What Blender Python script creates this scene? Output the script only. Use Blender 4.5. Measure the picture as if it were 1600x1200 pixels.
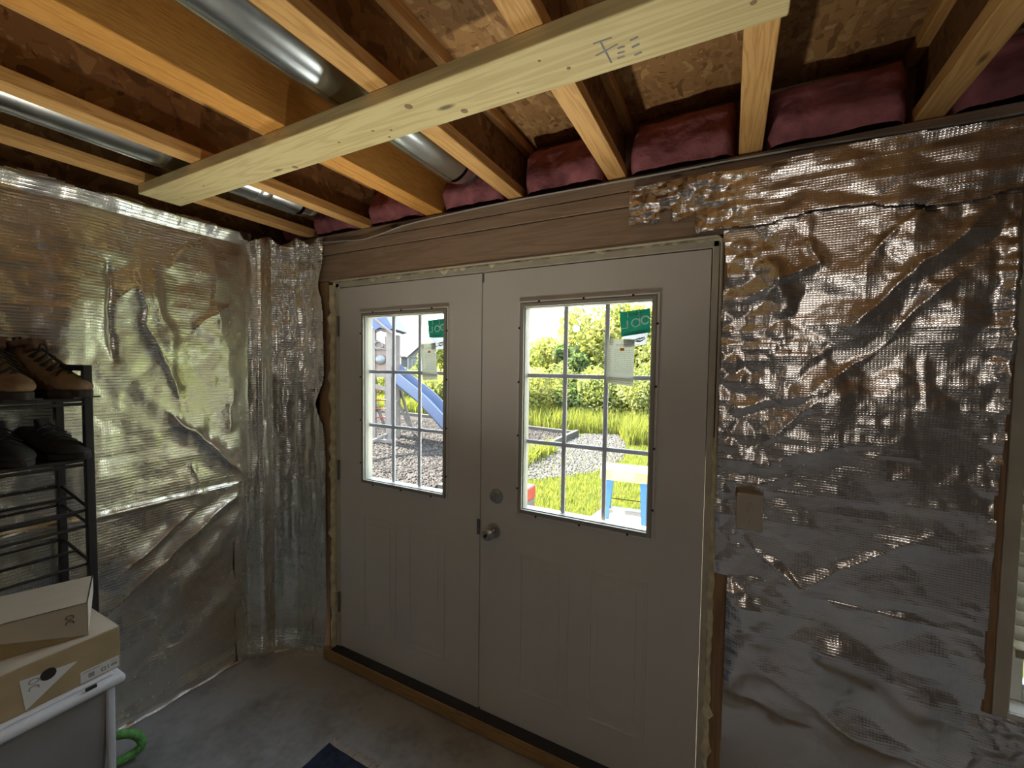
import bpy, bmesh, math, random
import numpy as np
from mathutils import Vector, Matrix, Euler
random.seed(7)
RNG = np.random.RandomState(11)
PI = math.pi
for o in list(bpy.data.objects): bpy.data.objects.remove(o)
SC = bpy.context.scene
COL = SC.collection

# ------------------------------------------------------------------ camera
cd = bpy.data.cameras.new('camera'); cam = bpy.data.objects.new('camera', cd); COL.objects.link(cam)
cd.sensor_width = 36.0; cd.lens = 36.0 * 654.58 / 1600.0; cd.clip_start = 0.02; cd.clip_end = 600
RIGHT = Vector((0.8867016656739967, 0.46214944948628944, 0.013343254116807781))
DOWN = Vector((0.03147171141929404, -0.03153961567412082, -0.999006898886824))
FWD = Vector((-0.4612696472468645, 0.8862410163057194, -0.04251086385978134))
CAM = Vector((1.9037, -1.606, 1.5894))
M = Matrix.Identity(4)
for i in range(3):
    M[i][0] = RIGHT[i]; M[i][1] = -DOWN[i]; M[i][2] = -FWD[i]; M[i][3] = CAM[i]
cam.matrix_world = M
SC.camera = cam

# ------------------------------------------------------------------ light
W = bpy.data.worlds.new('sky'); SC.world = W; W.use_nodes = True
wn = W.node_tree; bg = wn.nodes['Background']
tc = wn.nodes.new('ShaderNodeTexCoord'); sx = wn.nodes.new('ShaderNodeSeparateXYZ'); rp = wn.nodes.new('ShaderNodeValToRGB')
wn.links.new(tc.outputs['Generated'], sx.inputs[0]); wn.links.new(sx.outputs['Z'], rp.inputs[0])
rp.color_ramp.elements[0].position = 0.0; rp.color_ramp.elements[0].color = (1.0, 1.0, 1.0, 1)
rp.color_ramp.elements[1].position = 0.8; rp.color_ramp.elements[1].color = (0.62, 0.78, 1.0, 1)
wn.links.new(rp.outputs[0], bg.inputs[0]); bg.inputs[1].default_value = 9.5

BULBA, BULBB = 15.0, 5.0
def lamp(name, kind, loc, energy, color, **kw):
    l = bpy.data.lights.new(name, kind); l.energy = energy; l.color = color
    for k, v in kw.items(): setattr(l, k, v)
    o = bpy.data.objects.new(name, l); o.location = loc; COL.objects.link(o); return o
sun = lamp('sun', 'SUN', (-20, 20, 30), 58.0, (1.0, 0.95, 0.86), angle=0.009)
sun.rotation_euler = Vector((0.60, -0.09, -0.795)).to_track_quat('-Z', 'Y').to_euler()
lamp('unseen_bulb', 'POINT', (2.5, -3.3, 2.10), BULBA, (1.0, 0.95, 0.87), shadow_soft_size=0.05)  # unseen bulb behind the camera, for foil glints and indoor brightness
lamp('unseen_bulb', 'POINT', (-0.1, -4.2, 2.15), BULBB, (1.0, 0.99, 0.93), shadow_soft_size=0.05)  # second unseen bulb, added to lift the general room brightness
wl = lamp('added_uplight_spot', 'SPOT', (0.98, -1.02, 0.03), 80.0, (1.0, 0.93, 0.78), spot_size=math.radians(84), spot_blend=0.8, shadow_soft_size=0.06)  # added upward fill for the joists and cross board
wl.rotation_euler = (PI, 0, 0)
SC.view_settings.view_transform = 'Standard'; SC.view_settings.look = 'None'
SC.view_settings.gamma = 1.0; SC.view_settings.use_curve_mapping = False
SC.view_settings.exposure = 0.0
SC.cycles.max_bounces = 10; SC.cycles.diffuse_bounces = 6; SC.cycles.glossy_bounces = 4
SC.cycles.transparent_max_bounces = 16; SC.cycles.use_denoising = True
SC.cycles.sample_clamp_indirect = 6.0; SC.cycles.caustics_reflective = True

# ------------------------------------------------------------------ material helper
class NT:
    def __init__(s, name):
        s.m = bpy.data.materials.new(name); s.m.use_nodes = True
        s.t = s.m.node_tree; s.b = s.t.nodes['Principled BSDF']; s.out = s.t.nodes['Material Output']
        s._tc = None
    def n(s, typ, ins=None, **props):
        nd = s.t.nodes.new('ShaderNode' + typ)
        for k, v in props.items(): setattr(nd, k, v)
        for k, v in (ins or {}).items(): s.put(nd.inputs[k], v)
        return nd
    def put(s, sock, v):
        if isinstance(v, bpy.types.NodeSocket): s.t.links.new(v, sock)
        elif isinstance(v, bpy.types.Node): s.t.links.new(v.outputs[0], sock)
        else: sock.default_value = v
    def coord(s, scale=(1, 1, 1), rot=(0, 0, 0)):
        if s._tc is None: s._tc = s.n('TexCoord')
        mp = s.n('Mapping', {'Scale': scale, 'Rotation': rot}); s.t.links.new(s._tc.outputs['Object'], mp.inputs['Vector']); return mp.outputs[0]
    def math(s, op, a, b=0.0, c=0.0):
        nd = s.n('Math', operation=op); s.put(nd.inputs[0], a); s.put(nd.inputs[1], b); s.put(nd.inputs[2], c); return nd.outputs[0]
    def noise(s, vec, scale, detail=3, rough=0.5, dist=0.0):
        return s.n('TexNoise', {'Vector': vec, 'Scale': scale, 'Detail': detail, 'Roughness': rough, 'Distortion': dist}).outputs['Fac']
    def ramp(s, fac, stops):
        nd = s.n('ValToRGB'); s.put(nd.inputs[0], fac); cr = nd.color_ramp
        while len(cr.elements) < len(stops): cr.elements.new(0.5)
        for e, (p, c) in zip(cr.elements, stops): e.position = p; e.color = (*c, 1) if len(c) == 3 else c
        return nd.outputs[0]
    def mix(s, fac, a, b, blend='MIX'):
        nd = s.n('Mix', data_type='RGBA', blend_type=blend)
        s.put(nd.inputs[0], fac); s.put(nd.inputs[6], (*a, 1) if isinstance(a, tuple) else a); s.put(nd.inputs[7], (*b, 1) if isinstance(b, tuple) else b)
        return nd.outputs[2]
    def bump(s, h, strength=0.3, dist=0.01):
        nd = s.n('Bump', {'Strength': strength, 'Distance': dist, 'Height': h}); s.put(s.b.inputs['Normal'], nd.outputs[0]); return nd
    def set(s, **kw):
        names = {'color': 'Base Color', 'rough': 'Roughness', 'metal': 'Metallic', 'spec': 'Specular IOR Level', 'emit': 'Emission Color', 'estr': 'Emission Strength'}
        for k, v in kw.items():
            if isinstance(v, tuple) and len(v) == 3: v = (*v, 1)
            s.put(s.b.inputs[names[k]], v)
        return s
MAT = {}
def plain(name, color, rough=0.6, metal=0.0, var=0.0, vscale=30, bump=0.0, bscale=80, spec=0.5):
    t = NT(name); c = t.coord()
    if var:
        n = t.noise(c, vscale, 4)
        d = tuple(max(0, x * (1 - var)) for x in color); l = tuple(min(1, x * (1 + var)) for x in color)
        t.set(color=t.ramp(n, [(0.3, d), (0.7, l)]))
    else: t.set(color=color)
    t.set(rough=rough, metal=metal, spec=spec)
    if bump: t.bump(t.noise(c, bscale, 3), bump, 0.004)
    MAT[name] = t.m; return t.m
def wood(name, light, dark, axis='y', ring=22, knots=True, rough=0.62, stretch=0.06):
    t = NT(name)
    sc = [1, 1, 1]; sc['xyz'.index(axis)] = stretch
    c = t.coord(tuple(sc))
    n = t.noise(c, ring, 3, 0.55, 0.6)
    wv = t.math('SINE', t.math('MULTIPLY', n, 46.0))
    fine = t.noise(t.coord(tuple(x if i != 'xyz'.index(axis) else 0.02 for i, x in enumerate([1, 1, 1]))), 260, 2)
    f = t.math('ADD', t.math('MULTIPLY', wv, 0.22), t.math('ADD', 0.25, t.math('MULTIPLY', fine, 0.5)))
    col = t.ramp(f, [(0.15, dark), (0.62, light)])
    big = t.noise(t.coord(tuple(sc)), 5, 2)
    col = t.mix(t.math('MULTIPLY', big, 0.35), col, tuple(x * 0.72 for x in light))
    if knots:
        v = t.n('TexVoronoi', {'Vector': t.coord(tuple(s * (3.2 if i != 'xyz'.index(axis) else 1) / (1 if i != 'xyz'.index(axis) else stretch) * 1.0 for i, s in enumerate(sc))), 'Scale': 2.2})
        k = t.ramp(v.outputs['Distance'], [(0.0, (1, 1, 1)), (0.05, (1, 1, 1)), (0.085, (0, 0, 0))])
        col = t.mix(k, col, tuple(x * 0.3 for x in dark))
    t.set(color=col, rough=rough, spec=0.25)
    t.bump(f, 0.12, 0.003)
    MAT[name] = t.m; return t.m
def osb(name, light, mid, dark, rot=(0, 0, 0)):
    t = NT(name)
    base = t.coord(); warp = t.n('TexNoise', {'Vector': base, 'Scale': 5.0, 'Detail': 2})
    outs = []
    for i, (s, r) in enumerate([((1, 0.28, 0.6), 0.5), ((0.3, 1, 0.6), -0.5), ((0.8, 0.35, 0.35), 1.1)]):
        c = t.coord(s, (rot[0], rot[1], rot[2] + r))
        cc = t.n('VectorMath', operation='ADD'); t.put(cc.inputs[0], c)
        sc = t.n('VectorMath', operation='SCALE'); t.put(sc.inputs[0], warp.outputs['Color']); sc.inputs[3].default_value = 0.09; t.put(cc.inputs[1], sc.outputs[0])
        v = t.n('TexVoronoi', {'Vector': cc.outputs[0], 'Scale': 52 + 12 * i, 'Randomness': 1.0})
        sp = t.n('SeparateColor'); t.put(sp.inputs[0], v.outputs['Color']); outs.append((sp.outputs[0], sp.outputs[1], v.outputs['Distance']))
    f = t.mix(t.math('GREATER_THAN', outs[0][1], 0.55), outs[1][0], outs[0][0])
    f = t.mix(t.math('GREATER_THAN', outs[2][1], 0.6), f, outs[2][0])
    fine = t.noise(t.coord((1, 1, 1)), 190, 3)
    f2 = t.math('ADD', t.math('MULTIPLY', f, 0.75), t.math('MULTIPLY', fine, 0.28))
    col = t.ramp(f2, [(0.12, dark), (0.4, mid), (0.72, mid), (0.95, light)])
    col = t.mix(t.ramp(t.noise(base, 2.2, 3), [(0.35, (0, 0, 0)), (0.7, (1, 1, 1))]), col, t.mix(0.55, col, tuple(x * 0.6 for x in mid)))
    t.set(color=col, rough=0.75, spec=0.2); t.bump(f2, 0.35, 0.003)
    MAT[name] = t.m; return t.m
def foil_mat(name, vert='z', horiz='y', tint=(0.95, 0.94, 0.87), rough=0.24, per=0.0125, lw=0.85, bs=0.30):
    t = NT(name); c = t.coord()
    sp = t.n('SeparateXYZ'); t.put(sp.inputs[0], c)
    z = sp.outputs['XYZ'.index(vert.upper())]; h = sp.outputs['XYZ'.index(horiz.upper())]
    wob = t.noise(c, 9, 2)
    zz = t.math('ADD', z, t.math('MULTIPLY', wob, 0.004))
    lines = t.math('POWER', t.math('ABSOLUTE', t.math('COSINE', t.math('MULTIPLY', zz, PI / per))), 12.0)
    hl = t.math('POWER', t.math('ABSOLUTE', t.math('COSINE', t.math('MULTIPLY', h, PI / 0.0085))), 6.0)
    row = t.math('FLOOR', t.math('MULTIPLY', zz, 1 / 0.00625))
    hs = t.math('ADD', h, t.math('MULTIPLY', row, 0.00425))
    dia = t.math('MULTIPLY', t.math('COSINE', t.math('MULTIPLY', hs, 2 * PI / 0.0085)), t.math('COSINE', t.math('MULTIPLY', zz, 2 * PI / 0.0125)))
    crk = t.noise(c, 26, 2, 0.5)
    crk2 = t.noise(c, 60, 2, 0.5)
    hh = t.math('ADD', t.math('MULTIPLY', lines, lw), t.math('ADD', t.math('MULTIPLY', dia, 0.16), t.math('ADD', t.math('MULTIPLY', crk, 0.9), t.math('ADD', t.math('MULTIPLY', crk2, 0.40), t.math('MULTIPLY', hl, 0.12)))))
    t.bump(hh, bs, 0.0016)
    big = t.noise(c, 3.5, 4)
    t.set(color=t.ramp(big, [(0.3, tuple(x * 0.86 for x in tint)), (0.7, tint)]), metal=1.0,
          rough=t.math('ADD', rough - 0.05, t.math('MULTIPLY', crk2, 0.12)))
    MAT[name] = t.m; return t.m
def leaf_mat(name, c1, c2, trans, c3=None, scale=1.5):
    t = NT(name); c = t.coord()
    n = t.noise(c, scale, 5, 0.7)
    st = [(0.32, c1), (0.66, c2)] if c3 is None else [(0.3, c1), (0.5, c2), (0.68, c3)]
    col = t.ramp(n, st)
    d = t.n('BsdfDiffuse', {'Color': col}); tr = t.n('BsdfTranslucent', {'Color': t.mix(1.0, col, trans, 'MULTIPLY')})
    a = t.n('AddShader'); t.put(a.inputs[0], d.outputs[0]); t.put(a.inputs[1], tr.outputs[0])
    t.t.links.new(a.outputs[0], t.out.inputs['Surface'])
    MAT[name] = t.m; return t.m

wood('fir_board', (0.74, 0.62, 0.31), (0.58, 0.44, 0.20), 'x', 16)
wood('joist_flange_wood', (0.74, 0.43, 0.155), (0.52, 0.27, 0.08), 'y', 26)
wood('laminated_wood', (0.74, 0.36, 0.085), (0.54, 0.235, 0.045), 'y', 60, knots=False)
wood('header_wood', (0.41, 0.295, 0.205), (0.29, 0.20, 0.135), 'x', 18)
wood('stud_wood', (0.38, 0.24, 0.13), (0.25, 0.15, 0.08), 'z', 22)
wood('sill_wood', (0.42, 0.27, 0.12), (0.26, 0.16, 0.07), 'x', 30, knots=False)
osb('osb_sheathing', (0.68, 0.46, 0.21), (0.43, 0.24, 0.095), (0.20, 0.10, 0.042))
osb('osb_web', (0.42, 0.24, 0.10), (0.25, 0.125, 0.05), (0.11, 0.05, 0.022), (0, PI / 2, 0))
foil_mat('foil_side', 'z', 'y')
foil_mat('foil_front', 'z', 'x', (0.82, 0.77, 0.73), 0.22, 0.0075, 0.30, 0.36)
plain('foil_tape', (0.78, 0.75, 0.72), 0.2, 1.0, 0.1, 40, 0.9, 70)
plain('galvanized_steel', (0.62, 0.64, 0.62), 0.24, 1.0, 0.12, 14, 0.05, 8)
plain('insulation_pink', (0.36, 0.135, 0.15), 0.95, 0, 0.35, 14, 1.0, 60, 0.1)
plain('door_paint', (0.66, 0.65, 0.62), 0.5, 0, 0.04, 3, 0.06, 180)
plain('white_vinyl', (0.74, 0.74, 0.72), 0.4)
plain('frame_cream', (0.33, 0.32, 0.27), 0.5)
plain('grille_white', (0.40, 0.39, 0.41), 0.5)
plain('spray_foam', (0.66, 0.60, 0.40), 0.85, 0, 0.25, 24, 0.7, 50)
plain('jamb_paint', (0.52, 0.49, 0.40), 0.6, 0, 0.12, 10, 0.1, 60)
plain('black_rubber', (0.022, 0.02, 0.018), 0.6, 0, 0.3, 20)
plain('dark_gap', (0.02, 0.018, 0.016), 0.8)
plain('satin_nickel', (0.52, 0.51, 0.48), 0.28, 1.0)
plain('hinge_steel', (0.25, 0.24, 0.22), 0.4, 1.0)
plain('black_metal', (0.018, 0.016, 0.016), 0.45, 0.0, 0.2, 40)
plain('cardboard_tan', (0.36, 0.27, 0.15), 0.8, 0, 0.12, 12, 0.05, 200, 0.2)
plain('cardboard_pale', (0.52, 0.47, 0.38), 0.75, 0, 0.06, 10, 0.05, 200, 0.2)
plain('print_white', (0.62, 0.61, 0.58), 0.7)
plain('print_dark', (0.10, 0.075, 0.05), 0.8)
plain('ink_grey', (0.26, 0.25, 0.24), 0.8)
plain('bin_plastic', (0.62, 0.63, 0.66), 0.38, 0, 0.03, 5)
plain('bin_body_plastic', (0.26, 0.25, 0.245), 0.42, 0, 0.08, 6)
plain('green_foam', (0.17, 0.44, 0.12), 0.8, 0, 0.35, 50, 0.6, 160)
plain('rug_navy', (0.022, 0.034, 0.07), 0.95, 0, 0.5, 30, 0.9, 220)
plain('rug_fringe', (0.55, 0.50, 0.44), 0.95)
plain('boot_leather', (0.20, 0.125, 0.06), 0.75, 0, 0.3, 20, 0.3, 90)
plain('boot_trim', (0.10, 0.05, 0.03), 0.8, 0, 0.4, 40)
plain('sole_rubber', (0.035, 0.028, 0.022), 0.8)
plain('lace_black', (0.015, 0.013, 0.012), 0.8)
plain('sneaker_dark', (0.022, 0.023, 0.022), 0.75, 0, 0.4, 30, 0.3, 140)
plain('switch_ivory', (0.55, 0.50, 0.43), 0.45)
plain('cable_sheath', (0.42, 0.39, 0.34), 0.55)
plain('blind_slat', (0.42, 0.37, 0.27), 0.5)
plain('sticker_white', (0.85, 0.88, 0.86), 0.6)
plain('sticker_orange', (0.95, 0.42, 0.04), 0.6)
plain('concrete_wall', (0.20, 0.19, 0.18), 0.9, 0, 0.15, 4)

def translucent(name, col, tr=0.5):
    t = NT(name); d = t.n('BsdfDiffuse', {'Color': (*col, 1)}); r = t.n('BsdfTranslucent', {'Color': (*col, 1)})
    m = t.n('MixShader', {0: tr}); t.put(m.inputs[1], d.outputs[0]); t.put(m.inputs[2], r.outputs[0])
    t.t.links.new(m.outputs[0], t.out.inputs['Surface']); MAT[name] = t.m
translucent('paper_tag', (0.75, 0.76, 0.76), 0.6)
translucent('label_paper', (0.60, 0.60, 0.52), 0.6)
translucent('sticker_green', (0.06, 0.32, 0.24), 0.55)
def glass():
    t = NT('window_glass'); tr = t.n('BsdfTransparent', {'Color': (0.97, 0.98, 0.97, 1)}); gl = t.n('BsdfGlossy', {'Color': (1, 1, 1, 1), 'Roughness': 0.02})
    lw = t.n('LayerWeight', {'Blend': 0.5}); fr = t.math('ADD', 0.03, t.math('MULTIPLY', t.math('POWER', lw.outputs['Facing'], 5.0), 0.6)); m = t.n('MixShader'); t.put(m.inputs[0], fr); t.put(m.inputs[1], tr.outputs[0]); t.put(m.inputs[2], gl.outputs[0])
    t.t.links.new(m.outputs[0], t.out.inputs['Surface']); MAT['window_glass'] = t.m
glass()
def concrete():
    t = NT('concrete_floor'); c = t.coord()
    n1 = t.noise(c, 2.6, 5, 0.6); n2 = t.noise(c, 30, 4)
    col = t.ramp(t.math('ADD', t.math('MULTIPLY', n1, 0.8), t.math('MULTIPLY', n2, 0.2)), [(0.32, (0.20, 0.195, 0.18)), (0.52, (0.38, 0.385, 0.385)), (0.72, (0.45, 0.465, 0.485))])
    t.set(color=col, rough=t.math('ADD', 0.42, t.math('MULTIPLY', n2, 0.25)), spec=0.4); t.bump(n2, 0.08, 0.003); MAT['concrete_floor'] = t.m
concrete()

# ------------------------------------------------------------------ mesh builder
class MB:
    def __init__(s): s.v = []; s.f = []
    def add(s, vs, fs, mat=None):
        b = len(s.v)
        for p in vs:
            p = Vector(p)
            if mat is not None: p = mat @ p
            s.v.append(p[:])
        s.f += [tuple(i + b for i in f) for f in fs]; return s
    def box(s, a, b, mat=None):
        (x0, y0, z0), (x1, y1, z1) = a, b
        vs = [(x0, y0, z0), (x1, y0, z0), (x1, y1, z0), (x0, y1, z0), (x0, y0, z1), (x1, y0, z1), (x1, y1, z1), (x0, y1, z1)]
        return s.add(vs, [(0, 3, 2, 1), (4, 5, 6, 7), (0, 1, 5, 4), (1, 2, 6, 5), (2, 3, 7, 6), (3, 0, 4, 7)], mat)
    def tube(s, pts, r, n=8, closed=False, caps=True, flat=1.0):
        pts = [Vector(p) for p in pts]; N = len(pts); rings = []
        rr = r if isinstance(r, (list, tuple)) else [r] * N
        up = None
        for i in range(N):
            if closed: d = pts[(i + 1) % N] - pts[i - 1]
            else: d = pts[min(i + 1, N - 1)] - pts[max(i - 1, 0)]
            d.normalize()
            if up is None:
                up = Vector((0, 0, 1)) if abs(d.z) < 0.9 else Vector((1, 0, 0))
            a = d.cross(up)
            if a.length < 1e-6: a = d.orthogonal()
            a.normalize(); b = a.cross(d).normalized(); up = b
            rings.append([pts[i] + rr[i] * (math.cos(2 * PI * k / n) * a + flat * math.sin(2 * PI * k / n) * b) for k in range(n)])
        vs = [p for ring in rings for p in ring]; fs = []
        for i in range(N if closed else N - 1):
            j = (i + 1) % N
            for k in range(n):
                fs.append((i * n + k, i * n + (k + 1) % n, j * n + (k + 1) % n, j * n + k))
        if caps and not closed:
            fs.append(tuple(reversed(range(n)))); fs.append(tuple((N - 1) * n + k for k in range(n)))
        return s.add(vs, fs)
    def lathe(s, prof, origin, axis, n=24, cap=True):
        ax = Vector(axis).normalized(); a = ax.orthogonal().normalized(); b = ax.cross(a); o = Vector(origin)
        vs = []; fs = []
        for (r, h) in prof:
            for k in range(n): vs.append(o + ax * h + r * (math.cos(2 * PI * k / n) * a + math.sin(2 * PI * k / n) * b))
        for i in range(len(prof) - 1):
            for k in range(n): fs.append((i * n + k, i * n + (k + 1) % n, (i + 1) * n + (k + 1) % n, (i + 1) * n + k))
        if cap: fs.append(tuple(reversed(range(n)))); fs.append(tuple((len(prof) - 1) * n + k for k in range(n)))
        return s.add(vs, fs)
    def prism(s, poly, ext, mat=None):
        # poly: list of 3d points (planar), ext: vector
        n = len(poly); e = Vector(ext); p = [Vector(q) for q in poly]
        vs = p + [q + e for q in p]
        fs = [tuple(reversed(range(n))), tuple(range(n, 2 * n))] + [(i, (i + 1) % n, n + (i + 1) % n, n + i) for i in range(n)]
        return s.add(vs, fs, mat)
    def mesh(s, name):
        me = bpy.data.meshes.new(name); me.from_pydata([tuple(v) for v in s.v], [], s.f); me.update()
        bm = bmesh.new(); bm.from_mesh(me); bmesh.ops.recalc_face_normals(bm, faces=bm.faces); bm.to_mesh(me); bm.free()
        return me
def setp(o, label=None, cat=None, group=None, kind=None, category=None):
    cat = cat or category
    if label: o['label'] = label
    if cat: o['category'] = cat
    if group: o['group'] = group
    if kind: o['kind'] = kind
    return o
def smooth(me, ang=None):
    me.polygons.foreach_set('use_smooth', [True] * len(me.polygons))
    if ang is not None: me.set_sharp_from_angle(angle=ang)
def obj(name, mb, mat, parent=None, sm=None, bevel=0.0, seg=2, **kw):
    me = mb.mesh(name) if isinstance(mb, MB) else mb
    if mat and not me.materials: me.materials.append(MAT[mat])
    o = bpy.data.objects.new(name, me); COL.objects.link(o)
    if parent is not None:
        o.parent = parent
        o.matrix_parent_inverse = parent_world(parent).inverted()
    if sm is not None: smooth(me, sm)
    if bevel:
        b = o.modifiers.new('bevel', 'BEVEL'); b.width = bevel; b.segments = seg; b.limit_method = 'ANGLE'
    return setp(o, **kw)
def parent_world(p):
    m = p.matrix_basis
    return m if p.parent is None else parent_world(p.parent) @ p.matrix_parent_inverse @ m
def thing(name, loc=(0, 0, 0), rotz=0.0, **kw):
    o = bpy.data.objects.new(name, None); o.empty_display_size = 0.05; o.location = loc; o.rotation_euler = (0, 0, rotz); COL.objects.link(o)
    return setp(o, **kw)
def copy_tree(o, parent=None):
    c = o.copy(); COL.objects.link(c)
    if parent is not None: c.parent = parent
    for ch in list(o.children): copy_tree(ch, c)
    return c
def local(mb_pts): return mb_pts

# ------------------------------------------------------------------ numpy noise
_T = RNG.rand(256, 256)
def vnoise(x, y):
    xi = np.floor(x).astype(int); yi = np.floor(y).astype(int); fx = x - xi; fy = y - yi
    fx = fx * fx * (3 - 2 * fx); fy = fy * fy * (3 - 2 * fy)
    a = _T[xi % 256, yi % 256]; b = _T[(xi + 1) % 256, yi % 256]; c = _T[xi % 256, (yi + 1) % 256]; d = _T[(xi + 1) % 256, (yi + 1) % 256]
    return (a * (1 - fx) + b * fx) * (1 - fy) + (c * (1 - fx) + d * fx) * fy
def fbm(x, y, o=4, g=0.5):
    s = 0; a = 1; t = 0
    for i in range(o): s = s + a * vnoise(x + 17.3 * i, y + 9.1 * i); t += a; a *= g; x = x * 2.03; y = y * 2.03
    return s / t
def ridge(x, y, o=3, g=0.5):
    s = 0; a = 1; t = 0
    for i in range(o): s = s + a * (1 - np.abs(2 * vnoise(x + 31.7 * i, y + 5.3 * i) - 1)); t += a; a *= g; x = x * 2.1; y = y * 2.1
    return s / t
def facets(u, v, scale, amp_seed):
    # crumpled sheet: piecewise planar cells (worley cells with a random tilt)
    x = u * scale; y = v * scale; xi = np.floor(x).astype(int); yi = np.floor(y).astype(int)
    h = np.full(u.shape, -1e9)
    for dx in (-1, 0, 1):
        for dy in (-1, 0, 1):
            cx = xi + dx; cy = yi + dy
            jx = _T[(cx * 7 + amp_seed) % 256, (cy * 13) % 256]; jy = _T[(cx * 5 + 91) % 256, (cy * 11 + amp_seed) % 256]
            px = cx + jx; py = cy + jy
            d = np.abs(x - px) * (0.8 + 0.4 * jy) + np.abs(y - py) * (0.8 + 0.4 * jx)
            gx = _T[(cx * 3 + 57) % 256, (cy * 17 + amp_seed) % 256] - 0.5; gy = _T[(cx * 19 + amp_seed) % 256, (cy * 23 + 7) % 256] - 0.5
            hh = 0.7 * (gx * (x - px) + gy * (y - py)) - 1.25 * d
            h = np.maximum(h, hh)
    return (h + .35) / scale
def polydist(u, v, pts):
    D = np.full(u.shape, 1e9); S = np.zeros(u.shape); TT = np.zeros(u.shape)
    L = [math.hypot(pts[i + 1][0] - pts[i][0], pts[i + 1][1] - pts[i][1]) for i in range(len(pts) - 1)]; tot = sum(L); acc = 0
    for i in range(len(pts) - 1):
        (x0, y0), (x1, y1) = pts[i], pts[i + 1]; dx, dy = x1 - x0, y1 - y0; l2 = dx * dx + dy * dy
        t = np.clip(((u - x0) * dx + (v - y0) * dy) / l2, 0, 1)
        px = u - (x0 + t * dx); py = v - (y0 + t * dy); d = np.hypot(px, py)
        sg = np.sign(dx * py - dy * px); m = d < D
        D = np.where(m, d, D); S = np.where(m, sg * d, S); TT = np.where(m, (acc + t * L[i]) / tot, TT); acc += L[i]
    return D, S, TT
def folds(u, v, spec):
    h = np.zeros(u.shape); u0, v0 = u, v
    u = u0 + .05 * (fbm(u0 * 7 + 2, v0 * 7, 3) - .5); v = v0 + .05 * (fbm(u0 * 7 + 40, v0 * 7 + 9, 3) - .5)
    for pts, kind, w, a in spec:
        D, S, T = polydist(u, v, pts)
        tap = np.clip(np.minimum(T, 1 - T) * 5 + 0.25, 0, 1)
        if kind == 'r': h += .6 * a * np.exp(-D / w) * tap                   # sharp ridge / valley
        elif kind == 'g': h += a * np.exp(-(D / w) ** 2) * tap            # soft bulge
        elif kind == 's':                                               # one-sided overhang
            s = S / w; h += .45 * a * np.where(s > 0, np.exp(-s), np.exp(s * 3.2)) * tap
    return h
def sheet(name, mat, nu, nv, u0, u1, v0, v1, pos, disp, parent=None, mask=None, **kw):
    us = np.linspace(u0, u1, nu); vs = np.linspace(v0, v1, nv); U, V = np.meshgrid(us, vs)
    H = disp(U, V); P = pos(U, V, H).reshape(-1, 3)
    idx = np.arange(nu * nv).reshape(nv, nu)
    q = np.stack([idx[:-1, :-1], idx[:-1, 1:], idx[1:, 1:], idx[1:, :-1]], -1).reshape(-1, 4)
    if mask is not None:
        uc = (U[:-1, :-1] + U[1:, 1:]) / 2; vc = (V[:-1, :-1] + V[1:, 1:]) / 2; q = q[mask(uc, vc).reshape(-1)]
    used = np.unique(q); remap = -np.ones(nu * nv, int); remap[used] = np.arange(len(used)); q = remap[q]; P = P[used]
    me = bpy.data.meshes.new(name); me.vertices.add(len(P)); me.vertices.foreach_set('co', P.reshape(-1).astype(np.float32))
    me.loops.add(q.size); me.loops.foreach_set('vertex_index', q.reshape(-1).astype(np.int32))
    me.polygons.add(len(q)); me.polygons.foreach_set('loop_start', (np.arange(len(q)) * 4).astype(np.int32)); me.polygons.foreach_set('loop_total', np.full(len(q), 4, np.int32))
    me.update(calc_edges=True); me.validate(); smooth(me)
    return obj(name, me, mat, parent, **kw)

FLOOR = -0.075; LW = -0.485; JZ = 2.298; SUB = 2.545; ROOMX = 4.6; ROOMY = -5.0; WT = 0.15

# ================================================================== SETTING
mb = MB().box((-0.65, ROOMY - .1, FLOOR - 0.12), (ROOMX + .1, 0.0, FLOOR)); obj('floor', mb, 'concrete_floor', kind='structure')
mb = MB().box((-0.65, ROOMY - .1, SUB), (ROOMX + .1, 0.14, SUB + 0.02)); ceiling = obj('ceiling', mb, 'osb_sheathing', kind='structure')
mb = MB().box((LW - 0.16, ROOMY, FLOOR), (LW - 0.035, 0.14, SUB)); wlft = obj('wall_left', mb, 'concrete_wall', kind='structure')
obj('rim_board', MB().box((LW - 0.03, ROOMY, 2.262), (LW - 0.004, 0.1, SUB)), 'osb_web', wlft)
obj('sill_plate', MB().box((LW - 0.034, ROOMY, 2.222), (LW + 0.02, 0.1, 2.260)), 'joist_flange_wood', wlft)
mb = MB().box((ROOMX, ROOMY, FLOOR), (ROOMX + 0.1, 0.14, SUB)); obj('wall_right', mb, 'concrete_wall', kind='structure')
mb = MB().box((-0.65, ROOMY - 0.1, FLOOR), (ROOMX + .1, ROOMY, SUB)); obj('wall_back', mb, 'concrete_wall', kind='structure')
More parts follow.
